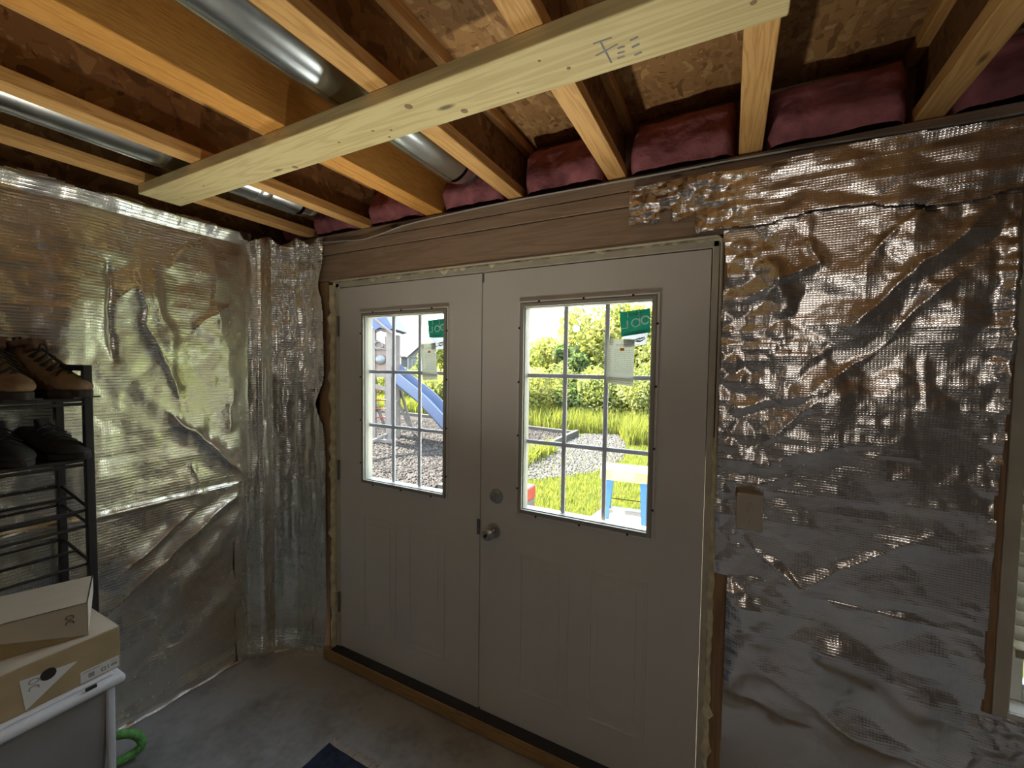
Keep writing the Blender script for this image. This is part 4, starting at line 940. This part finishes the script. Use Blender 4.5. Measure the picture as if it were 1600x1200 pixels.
# grass
def blades(name, n, sampler, hgt, wid, label, mat='grass_blade', lean=.5):
    B = np.zeros((n, 5, 3)); k = 0
    while k < n:
        x, y = sampler()
        if x is None: continue
        z = gz(x, y) - .02; h = hgt * (.5 + RNG.rand()); a = RNG.rand() * 6.28; w = wid * (.6 + .8 * RNG.rand()); l = h * lean * RNG.rand(); b = RNG.rand() * 6.28
        dx, dy = math.cos(a) * w / 2, math.sin(a) * w / 2; lx, ly = math.cos(b) * l, math.sin(b) * l
        B[k] = [(x - dx, y - dy, z), (x + dx, y + dy, z), (x + dx * .8 + lx * .35, y + dy * .8 + ly * .35, z + h * .6), (x - dx * .8 + lx * .35, y - dy * .8 + ly * .35, z + h * .6), (x + lx, y + ly, z + h)]; k += 1
    V = B.reshape(-1, 3); me = bpy.data.meshes.new(name); i5 = np.arange(n) * 5
    lp = np.stack([i5, i5 + 1, i5 + 2, i5 + 3, i5 + 3, i5 + 2, i5 + 4], -1).reshape(-1).astype(np.int32)
    me.vertices.add(len(V)); me.vertices.foreach_set('co', V.reshape(-1)); me.loops.add(len(lp)); me.loops.foreach_set('vertex_index', lp)
    ls = np.stack([np.arange(n) * 7, np.arange(n) * 7 + 4], -1).reshape(-1).astype(np.int32); lt = np.tile([4, 3], n).astype(np.int32)
    me.polygons.add(2 * n); me.polygons.foreach_set('loop_start', ls); me.polygons.foreach_set('loop_total', lt); me.update(calc_edges=True)
    return obj(name, me, mat, kind='stuff', label=label, category='grass')
def smp_lawn():
    d = RNG.uniform(4.0, 9.5); px = RNG.uniform(790, 1090); p = at(px, d)
    if p.y < 2.45 or p.x < -1.4: return None, None
    if inpoly(p.x, p.y, GPOLY) and RNG.rand() > .10: return None, None
    return p.x, p.y
blades('lawn_grass', 26000, smp_lawn, .075, .011, 'short sunlit lawn grass outside the right door')
def smp_tall():
    d = RNG.uniform(9.6, 14.5); px = RNG.uniform(800, 1100); p = at(px, d)
    if inpoly(p.x, p.y, MP) or (p.x < -1.5 and p.y < 9.3) or (inpoly(p.x, p.y, GPOLY)): return None, None
    return p.x, p.y
blades('tall_grass', 12000, smp_tall, .50, .020, 'tall yellow green grass in front of the bushes')
def smp_back():
    d = RNG.uniform(13.5, 17.5); px = RNG.uniform(540, 720); p = at(px, d)
    return (p.x, p.y) if p.y > 10.1 else (None, None)
blades('meadow_grass', 9000, smp_back, .45, .03, 'tall meadow grass behind the mulch bed and slide')
def smp_edge():
    p = Vector((-1.46 + RNG.rand() * .28 * RNG.rand(), RNG.uniform(4.8, 6.6))); return p.x, p.y
blades('weed_tuft', 700, smp_edge, .26, .022, 'tufts of grass growing against the near bed timber', lean=.9)

# trees and shrubs
def tree(name, px, depth, w, zb, zt_, n, leaf, mat, label, trunk=True, clumps=14, seed=0, cone=0.0, cat='tree', group=None):
    r = np.random.RandomState(seed + 100); base = at(px, depth); gzb = gz(base.x, base.y)
    t = thing(name, (base.x, base.y, gzb), label=label, category=cat, group=group)
    cz = (zb + zt_) / 2; hz = (zt_ - zb) / 2
    C = []
    for k in range(clumps):
        u = r.normal(size=3); u /= np.linalg.norm(u); rad = .35 + .55 * r.rand() ** .5; c = np.array([u[0] * w * rad, u[1] * w * rad, u[2] * hz * rad])
        sh = 1 - cone * (c[2] / hz * .5 + .5); c[0] *= sh; c[1] *= sh; C.append((c, (.30 + .25 * r.rand()) * (w + hz) / 2 * (sh * .6 + .4)))
    ci = r.randint(0, clumps, n); cc = np.array([c for c, _ in C])[ci]; cr = np.array([a for _, a in C])[ci]
    u = r.normal(size=(n, 3)); u /= np.linalg.norm(u, axis=1)[:, None]; rad = cr * (.45 + .6 * r.rand(n) ** .6)
    P = cc + u * rad[:, None] + np.array([base.x, base.y, cz + gzb]); P[:, 2] = np.maximum(P[:, 2], gzb + .05 * r.rand(n))
    a = r.normal(size=(n, 3)); a /= np.linalg.norm(a, axis=1)[:, None]; b = np.cross(a, r.normal(size=(n, 3))); b /= np.linalg.norm(b, axis=1)[:, None]
    s = (leaf * (.6 + .8 * r.rand(n)))[:, None]
    V = np.stack([P - a * s, P + b * s * .5, P + a * s, P - b * s * .5], 1).reshape(-1, 3)
    me = bpy.data.meshes.new('foliage'); me.vertices.add(4 * n); me.vertices.foreach_set('co', V.reshape(-1)); me.loops.add(4 * n); me.loops.foreach_set('vertex_index', np.arange(4 * n, dtype=np.int32))
    me.polygons.add(n); me.polygons.foreach_set('loop_start', (np.arange(n) * 4).astype(np.int32)); me.polygons.foreach_set('loop_total', np.full(n, 4, np.int32)); me.update(calc_edges=True)
    obj('foliage', me, mat, t, kind='stuff')
    tk = MB(); tr = .03 + .012 * w
    tk.tube([(base.x, base.y, gzb - .05), (base.x + .06 * w, base.y, gzb + (zt_) * .4), (base.x - .03 * w, base.y, gzb + zt_ * .85)], [tr * 1.3, tr, tr * .3], 8)
    for k in range(min(7, clumps)):
        c = C[k][0]; q0 = Vector((base.x + .03 * w, base.y, gzb + zt_ * (.2 + .06 * k))); q1 = Vector((base.x + c[0], base.y + c[1], max(gzb + .2, cz + gzb + c[2])))
        tk.tube([q0, (q0 + q1) / 2 + Vector((0, 0, .1)), q1], [tr * .5, tr * .35, tr * .12], 5)
    obj('trunk', tk, 'bark', t)
GT = 'trees beyond the lawn'; GS = 'bushes along the lawn edge'
tree('leafy_tree', 846, 17.5, .95, .5, 3.25, 3800, .11, 'leaf_mid', 'small pale green tree at the left of the right door glass', seed=1, cone=.5, group=GT)
tree('leafy_tree', 909, 16.5, 1.75, .3, 4.25, 8500, .105, 'leaf_bright', 'tall yellow green tree in the middle of the right door glass', seed=2, clumps=20, group=GT)
tree('leafy_tree', 975, 15.5, 1.5, .3, 4.15, 8500, .10, 'leaf_bright', 'tall bright tree behind the green sticker and label', seed=3, clumps=20, group=GT)
tree('leafy_tree', 1045, 15.5, 1.6, .3, 3.75, 7000, .105, 'leaf_mid', 'tall green tree at the right edge of the right door glass', seed=4, clumps=18, group=GT)
tree('leafy_tree', 1130, 16, 1.9, .4, 5.0, 5000, .12, 'leaf_bright', 'tall green tree hidden behind the right jamb', seed=5, clumps=18, group=GT)
tree('leafy_tree', 780, 19, 1.7, .3, 3.5, 5000, .12, 'leaf_mid', 'green tree behind the meeting edge of the doors', seed=6, clumps=16, group=GT)
tree('dark_conifer', 860, 21, 1.0, .2, 2.9, 4200, .11, 'leaf_dark', 'darker blue green conifer between the two left trees in the right door', seed=7, cone=.8, group=GT)
tree('dark_conifer', 893, 15.0, .75, .7, 2.7, 4200, .085, 'leaf_dark', 'dark green patch of tree just left of centre in the right door glass', seed=8, group=GT)
for k, (x_, y_, lb_) in enumerate([(7.5, 3.2, 'green tree out of view to the right of the doors, nearest the wall'), (8.2, 6.4, 'green tree out of view to the right, behind the nearest one'), (11.5, 4.2, 'green tree out of view on the right, second along the wall'), (13.0, 8.0, 'green tree far out of view on the right')]):
    ppx = (Vector((x_, y_, 0)) - CAM); dd = ppx.x * FWD.x + ppx.y * FWD.y; tree('leafy_tree', 800 + 654.58 * (ppx.x * RIGHT.x + ppx.y * RIGHT.y) / dd, dd, 2.3, -.1, 5.6, 8000, .15, 'leaf_bright', lb_, seed=80 + k, clumps=18, group=GT)
for k, (px, d, w, zt_, mt, lb_) in enumerate([(832, 13.6, 1.15, 1.75, 'leaf_bright', 'bright bush at the left of the right door glass'), (880, 14.2, 1.1, 1.8, 'leaf_mid', 'mid green bush second from the left in the right door glass'), (915, 13.4, 1.0, 1.55, 'leaf_dark', 'darker bush in the centre of the right door glass'), (955, 13.2, 1.1, 1.8, 'leaf_bright', 'bright yellow green bush below the printed label'), (1000, 12.6, 1.15, 1.8, 'leaf_mid', 'green bush above the stepladder top'), (1050, 12.4, 1.2, 1.9, 'leaf_bright', 'bright bush behind the right edge of the right door glass')]):
    tree('wild_bush', px, d, w, .0, zt_, 5200, .062, mt, lb_, seed=20 + k, clumps=18, cat='bush', group=GS)
for k, (px, d, w, zt_, mt, lb_) in enumerate([(565, 19, 1.4, 1.5, 'leaf_bright', 'bright bush behind the playset tower'), (610, 19.5, 1.4, 1.35, 'leaf_bright', 'bright bush between the playset posts'), (650, 18, 1.4, 1.45, 'leaf_mid', 'green bush above the slide, left of the label'), (685, 17, 1.4, 1.55, 'leaf_bright', 'bright bush above the slide, below the label'), (725, 16.5, 1.4, 1.7, 'leaf_mid', 'green bush hidden behind the meeting stiles')]):
    tree('meadow_bush', px, d, w, .0, zt_, 4200, .085, mt, lb_, seed=40 + k, clumps=16, cat='bush', group='bushes behind the slide')
tree('leafy_tree', 683, 40, 1.9, .2, 3.6, 3200, .20, 'leaf_mid', 'distant round tree right of the house', seed=60, group='distant trees by the house')
tree('leafy_tree', 702, 36, 2.0, .2, 4.4, 3200, .19, 'leaf_bright', 'distant bright tree at the right of the left door glass', seed=61, group='distant trees by the house')
tree('leafy_tree', 668, 52, 1.6, .2, 3.2, 2200, .22, 'leaf_dark', 'distant dark tree beside the house wall, behind the label', seed=62, group='distant trees by the house')

# house far up the lawn
hb = at(640, 86); hz_ = gz(hb.x, hb.y); r2 = Vector((RIGHT.x, RIGHT.y, 0)).normalized(); f2 = Vector((FWD.x, FWD.y, 0)).normalized()
hs = thing('house', (hb.x, hb.y, hz_), label='distant grey house with a white trimmed gable, seen through the left door', category='house')
def hp(a, b, c): return hb + r2 * a + f2 * b + Vector((0, 0, hz_ + c))
def hbox(a0, a1, b0, b1, c0, c1): return MB().add([hp(a0, b0, c0), hp(a1, b0, c0), hp(a1, b1, c0), hp(a0, b1, c0), hp(a0, b0, c1), hp(a1, b0, c1), hp(a1, b1, c1), hp(a0, b1, c1)], [(0, 3, 2, 1), (4, 5, 6, 7), (0, 1, 5, 4), (1, 2, 6, 5), (2, 3, 7, 6), (3, 0, 4, 7)])
obj('main_wall', hbox(-2.6, 5.5, 3, 11, -.5, 2.6), 'siding_grey', hs)
obj('gable_wall', MB().prism([hp(-.3, 0, -.5), hp(4.2, 0, -.5), hp(4.2, 0, 2.7), hp(1.95, 0, 4.6), hp(-.3, 0, 2.7)], f2 * 3.2), 'siding_pale', hs)
obj('roof', MB().prism([hp(-3.0, 2.6, 2.5), hp(1.0, 7, 5.6), hp(5.8, 7, 5.6), hp(5.8, 2.6, 2.5)], Vector((0, 0, .25))).prism([hp(-3.0, 2.6, 2.5), hp(-3.0, 11.4, 2.5), hp(1.0, 7, 5.6)], Vector((0, 0, .25))), 'roof_shingle', hs)
obj('gable_roof', MB().prism([hp(-.6, -.4, 2.5), hp(1.95, -.4, 4.75), hp(1.95, 4.5, 4.75), hp(-.6, 4.5, 2.5)], Vector((0, 0, .2))).prism([hp(4.5, -.4, 2.5), hp(1.95, -.4, 4.75), hp(1.95, 4.5, 4.75), hp(4.5, 4.5, 2.5)], Vector((0, 0, .2))), 'roof_shingle', hs)
obj('gable_trim', MB().tube([hp(-.55, -.45, 2.55), hp(1.95, -.45, 4.8), hp(4.45, -.45, 2.55)], .13, 6).tube([hp(-.3, -.1, 2.65), hp(4.2, -.1, 2.65)], .09, 6).tube([hp(-.3, -.05, -.4), hp(-.3, -.05, 2.7)], .12, 6), 'trim_white', hs)
for a in (.9, 3.0):
    w = obj('window', hbox(a - .45, a + .45, -.08, .05, .5, 2.1), 'trim_white', hs); obj('pane', hbox(a - .32, a + .32, -.12, -.02, .6, 2.0), 'house_glass', w)

# playset
PS = thing('playset', at(596, 9.6, GR), label='wooden playset tower with blue tarp roof and blue slide', category='playset')
p0 = at(589, 9.55, 0); ax = r2; ay = f2
def pp(a, b, z): return Vector((p0.x, p0.y, 0)) + ax * a + ay * b + Vector((0, 0, z))
def beam(a, b, w, parent=PS, name='beam', mat='playset_wood', h=None):
    a = Vector(a); b = Vector(b); d = (b - a).normalized(); s = d.cross(Vector((0, 0, 1)))
    if s.length < .01: s = ax.copy()
    s.normalize(); u = s.cross(d).normalized(); h = h or w
    vs = [a - s * w / 2 - u * h / 2, a + s * w / 2 - u * h / 2, a + s * w / 2 + u * h / 2, a - s * w / 2 + u * h / 2]; vs = vs + [v + (b - a) for v in vs]
    return obj(name, MB().add(vs, [(0, 3, 2, 1), (4, 5, 6, 7), (0, 1, 5, 4), (1, 2, 6, 5), (2, 3, 7, 6), (3, 0, 4, 7)]), mat, parent, bevel=.006)
for a, b in ((-.085, .0), (.275, .0), (-.085, 1.1), (.30, .62)):
    beam(pp(a, b, GR - .1), pp(a, b, 2.42 if b < .1 else 2.3), .12, name='post')
beam(pp(-.16, 0, 1.36), pp(.35, 0, 1.36), .05, name='deck_beam', h=.13); beam(pp(-.16, 1.1, 1.36), pp(.36, .62, 1.36), .05, name='deck_beam', h=.13)
obj('deck', MB().prism([pp(-.1, 0, 1.43), pp(.32, 0, 1.43), pp(.32, .62, 1.43), pp(-.1, 1.1, 1.43)], (0, 0, .03)), 'playset_wood', PS)
obj('wall_panel', MB().prism([pp(-.03, -.02, 1.45), pp(.33, -.02, 1.45), pp(.33, -.02, 2.02), pp(.18, -.02, 2.05), pp(-.03, -.02, 2.17)], ay * .03), 'playset_wood_warm', PS)
obj('bubble_window', MB().lathe([(.12, 0), (.12, .02), (.10, .05), (.05, .07), (.0, .075)], pp(.09, -.02, 1.70), -ay, 20), 'bubble_clear', PS, sm=1)
obj('steering_wheel', MB().tube([pp(.05 + .09 * math.cos(a), -.06, 2.02 + .09 * math.sin(a)) for a in np.linspace(0, 2 * PI, 17)[:-1]], .018, 6, closed=True).tube([pp(-.03, -.06, 1.98), pp(.22, -.06, 1.92)], .018, 6), 'bubble_clear', PS, sm=1)
obj('arch_rail', MB().tube(catmull([pp(-.02, 0, 2.32), pp(.08, 0, 2.37), pp(.18, 0, 2.36), pp(.30, 0, 2.28)], 5), .028, 6), 'playset_wood', PS)
obj('tarp_roof', MB().prism([pp(-.6, -.12, 2.95), pp(.08, -.12, 2.92), pp(.40, -.12, 2.40), pp(.27, -.12, 2.36), pp(.10, -.12, 2.42), pp(.0, -.12, 2.36), pp(-.16, -.12, 2.52), pp(-.6, -.12, 2.85)], ay * 1.35), 'tarp_blue', PS)
obj('roof_rafter', MB().tube([pp(.0, -.13, 2.60), pp(.44, -.13, 2.24)], .032, 6), 'playset_wood', PS)
for z in (.38, .58, .78, 1.0): obj('rung', MB().tube([pp(-.085, -.03, z), pp(.275, -.03, z)], .018, 8), 'rung_red', PS, sm=1)
beam(pp(-.085, -.03, 1.10), pp(.275, -.03, 1.02), .04, name='rung_arch', mat='playset_wood', h=.10)
beam(pp(.38, .3, .75), pp(.62, .5, .12), .06, name='brace'); beam(pp(.0, .0, .65), pp(.20, .3, GR), .055, name='brace'); beam(pp(.36, .62, 1.0), pp(.62, 1.0, GR), .055, name='brace')
beam(pp(-.16, -.08, GR + .06), pp(.40, -.08, GR + .06), .08, name='base_rail'); beam(pp(-.12, -.35, GR + .05), pp(.42, .1, GR + .30), .055, name='base_rail')
# slide: a trough swept along a curve
sp_ = catmull([pp(-.02, .35, 1.44), pp(.20, .33, 1.38), pp(.45, .28, 1.17), pp(.72, .22, .97), pp(1.0, .15, .77), pp(1.28, .07, .50), pp(1.58, .0, .20), pp(1.9, -.07, -.04), pp(2.3, -.15, -.08)], 7)
sl = MB(); n_ = 8; rings = []
prof = [(-.30, .24), (-.27, .245), (-.24, .06), (-.16, .0), (.16, .0), (.24, .06), (.27, .245), (.30, .24), (.28, .02), (.18, -.05), (-.18, -.05), (-.28, .02)]
for i, p in enumerate(sp_):
    d = (sp_[min(i + 1, len(sp_) - 1)] - sp_[max(i - 1, 0)]).normalized(); s = d.cross(Vector((0, 0, 1))).normalized(); u = s.cross(d).normalized()
    rings.append([p + s * a + u * b for a, b in prof])
m_ = len(prof); vs = [p for r in rings for p in r]; fs = [(i * m_ + k, i * m_ + (k + 1) % m_, (i + 1) * m_ + (k + 1) % m_, (i + 1) * m_ + k) for i in range(len(rings) - 1) for k in range(m_)]
fs += [tuple(reversed(range(m_))), tuple((len(rings) - 1) * m_ + k for k in range(m_))]
obj('slide', sl.add(vs, fs), 'slide_blue', PS, sm=.7)
beam(pp(1.75, -.04, GR), pp(1.75, -.04, .0), .05, name='slide_leg')
beam(pp(-3.2, -3.2, 2.2), pp(-.08, .1, 2.30), .10, name='swing_beam')
beam(pp(-3.2, -3.2, 2.2), pp(-3.6, -2.6, GR), .09, name='swing_leg'); beam(pp(-3.2, -3.2, 2.2), pp(-2.9, -3.9, GR), .09, name='swing_leg')

# added uplight with a housing, out of view on the floor, brightening the joists
wk = thing('added_uplight', (0.98, -1.02, FLOOR), label='added black uplight out of view on the floor, brightening the joists', category='fill lamp')
obj('housing', MB().lathe([(.075, 0), (.085, .02), (.085, .07), (.078, .085), (.070, .085), (.066, .03), (.0, .03)], (0.98, -1.02, FLOOR), (0, 0, 1), 28, False), 'black_rubber', wk, sm=.6)
obj('reflector', MB().lathe([(.064, .030), (.064, .036), (.02, .032)], (0.98, -1.02, FLOOR), (0, 0, 1), 24), 'white_vinyl', wk, sm=.6)
obj('handle', MB().tube([(.895, -1.02, FLOOR + .04), (.87, -1.02, FLOOR + .09), (.87, -.97, FLOOR + .10), (.91, -.97, FLOOR + .05)], .006, 8), 'black_rubber', wk)
# blue stepladder close to the right door
L0 = at(985, 3.02, GR + .0); LT = 0.80
sld = thing('step_ladder', (L0.x, L0.y, GR), label='blue stepladder with a yellow top standing outside the right door', category='ladder')
la = (r2 * .93 - f2 * .37).normalized(); lb2 = Vector((-la.y, la.x, 0))   # width / depth axes
if lb2.dot(f2) < 0: lb2 = -lb2
def lp_(a, b, z): return Vector((L0.x, L0.y, 0)) + la * a + lb2 * b + Vector((0, 0, z))
def lbeam(a, b, w, d, name, mat):
    a = Vector(a); b = Vector(b)
    vs = [a - la * w / 2 - lb2 * d / 2, a + la * w / 2 - lb2 * d / 2, a + la * w / 2 + lb2 * d / 2, a - la * w / 2 + lb2 * d / 2]; vs = vs + [v + (b - a) for v in vs]
    return obj(name, MB().add(vs, [(0, 3, 2, 1), (4, 5, 6, 7), (0, 1, 5, 4), (1, 2, 6, 5), (2, 3, 7, 6), (3, 0, 4, 7)]), mat, sld, bevel=.003)
for s in (-1, 1):
    lbeam(lp_(s * .115, -.06, LT), lp_(s * .185, -.30, GR), .046, .072, 'front_rail', 'ladder_blue'); lbeam(lp_(s * .165, .07, LT), lp_(s * .255, .36, GR), .034, .045, 'rear_rail', 'ladder_blue')
    lbeam(lp_(s * .185, -.30, GR), lp_(s * .183, -.293, GR + .05), .054, .08, 'foot', 'black_rubber'); lbeam(lp_(s * .255, .36, GR), lp_(s * .25, .345, GR + .05), .042, .055, 'foot', 'black_rubber')
def lpris(a0, a1, b0, b1, z0, z1, mb=None):
    mb = mb or MB(); return mb.add([lp_(a0, b0, z0), lp_(a1, b0, z0), lp_(a1, b1, z0), lp_(a0, b1, z0), lp_(a0, b0, z1), lp_(a1, b0, z1), lp_(a1, b1, z1), lp_(a0, b1, z1)], [(0, 3, 2, 1), (4, 5, 6, 7), (0, 1, 5, 4), (1, 2, 6, 5), (2, 3, 7, 6), (3, 0, 4, 7)])
tp = obj('top_cap', lpris(-.185, .185, -.105, .105, LT - .02, LT + .065), 'ladder_yellow', sld, bevel=.014, seg=3)
obj('tool_slot', lpris(-.05, .05, -.02, .03, LT + .064, LT + .0665), 'ladder_step', tp)
obj('cap_sticker', lpris(-.10, .06, -.108, -.104, LT - .005, LT + .05), 'ladder_label', tp)
for k in range(3):
    z = LT - .22 * (k + 1); f = (LT - z) / (LT - GR); hw = .115 + .07 * f - .02; by = -.06 - .24 * f
    st_ = obj('step', lpris(-hw, hw, by - .038, by + .036, z - .018, z + .012), 'ladder_step', sld, bevel=.004); obj('step_label', lpris(-hw + .03, -hw + .11, by - .0395, by - .038, z - .016, z + .010), 'ladder_label', st_)
    lbeam(lp_(-.14 - .05 * f, .07 + .33 * f, z), lp_(.14 + .05 * f, .07 + .33 * f, z), .01, .02, 'rear_brace', 'ladder_step')
# white board and red tool box on the grass
fbp = thing('foam_board', (.82, 3.1, GR + .1), label='white board lying on the grass behind the stepladder feet', category='board')
obj('panel', MB().prism([(.50, 2.55, GR + .085), (1.45, 2.45, GR + .085), (1.30, 3.10, GR + .085), (.60, 3.42, GR + .085)], (0, 0, .035)), 'foam_board', fbp, bevel=.004)
T0 = at(815, 4.35, GR)
rb = thing('tool_box', (T0.x, T0.y, GR), label='red and grey box on the grass at the lower left of the right door glass', category='box')
def rbox(a0, a1, b0, b1, c0, c1): return MB().box((T0.x + a0, T0.y + b0, GR + c0), (T0.x + a1, T0.y + b1, GR + c1))
obj('body', rbox(-.22, .12, -.12, .12, .07, .42), 'plastic_grey', rb, bevel=.012); obj('lid', rbox(-.225, .125, -.125, .125, .42, .56), 'plastic_red', rb, bevel=.015)
obj('side_band', rbox(-.223, .123, -.123, .123, .25, .35), 'plastic_red', rb, bevel=.006); obj('base_band', rbox(-.223, .123, -.123, .123, .0, .16), 'plastic_red', rb, bevel=.006); obj('handle', MB().tube(catmull([(T0.x - .12, T0.y, GR + .56), (T0.x - .10, T0.y, GR + .61), (T0.x + .02, T0.y, GR + .61), (T0.x + .04, T0.y, GR + .56)], 5), .012, 8), 'plastic_grey', rb)
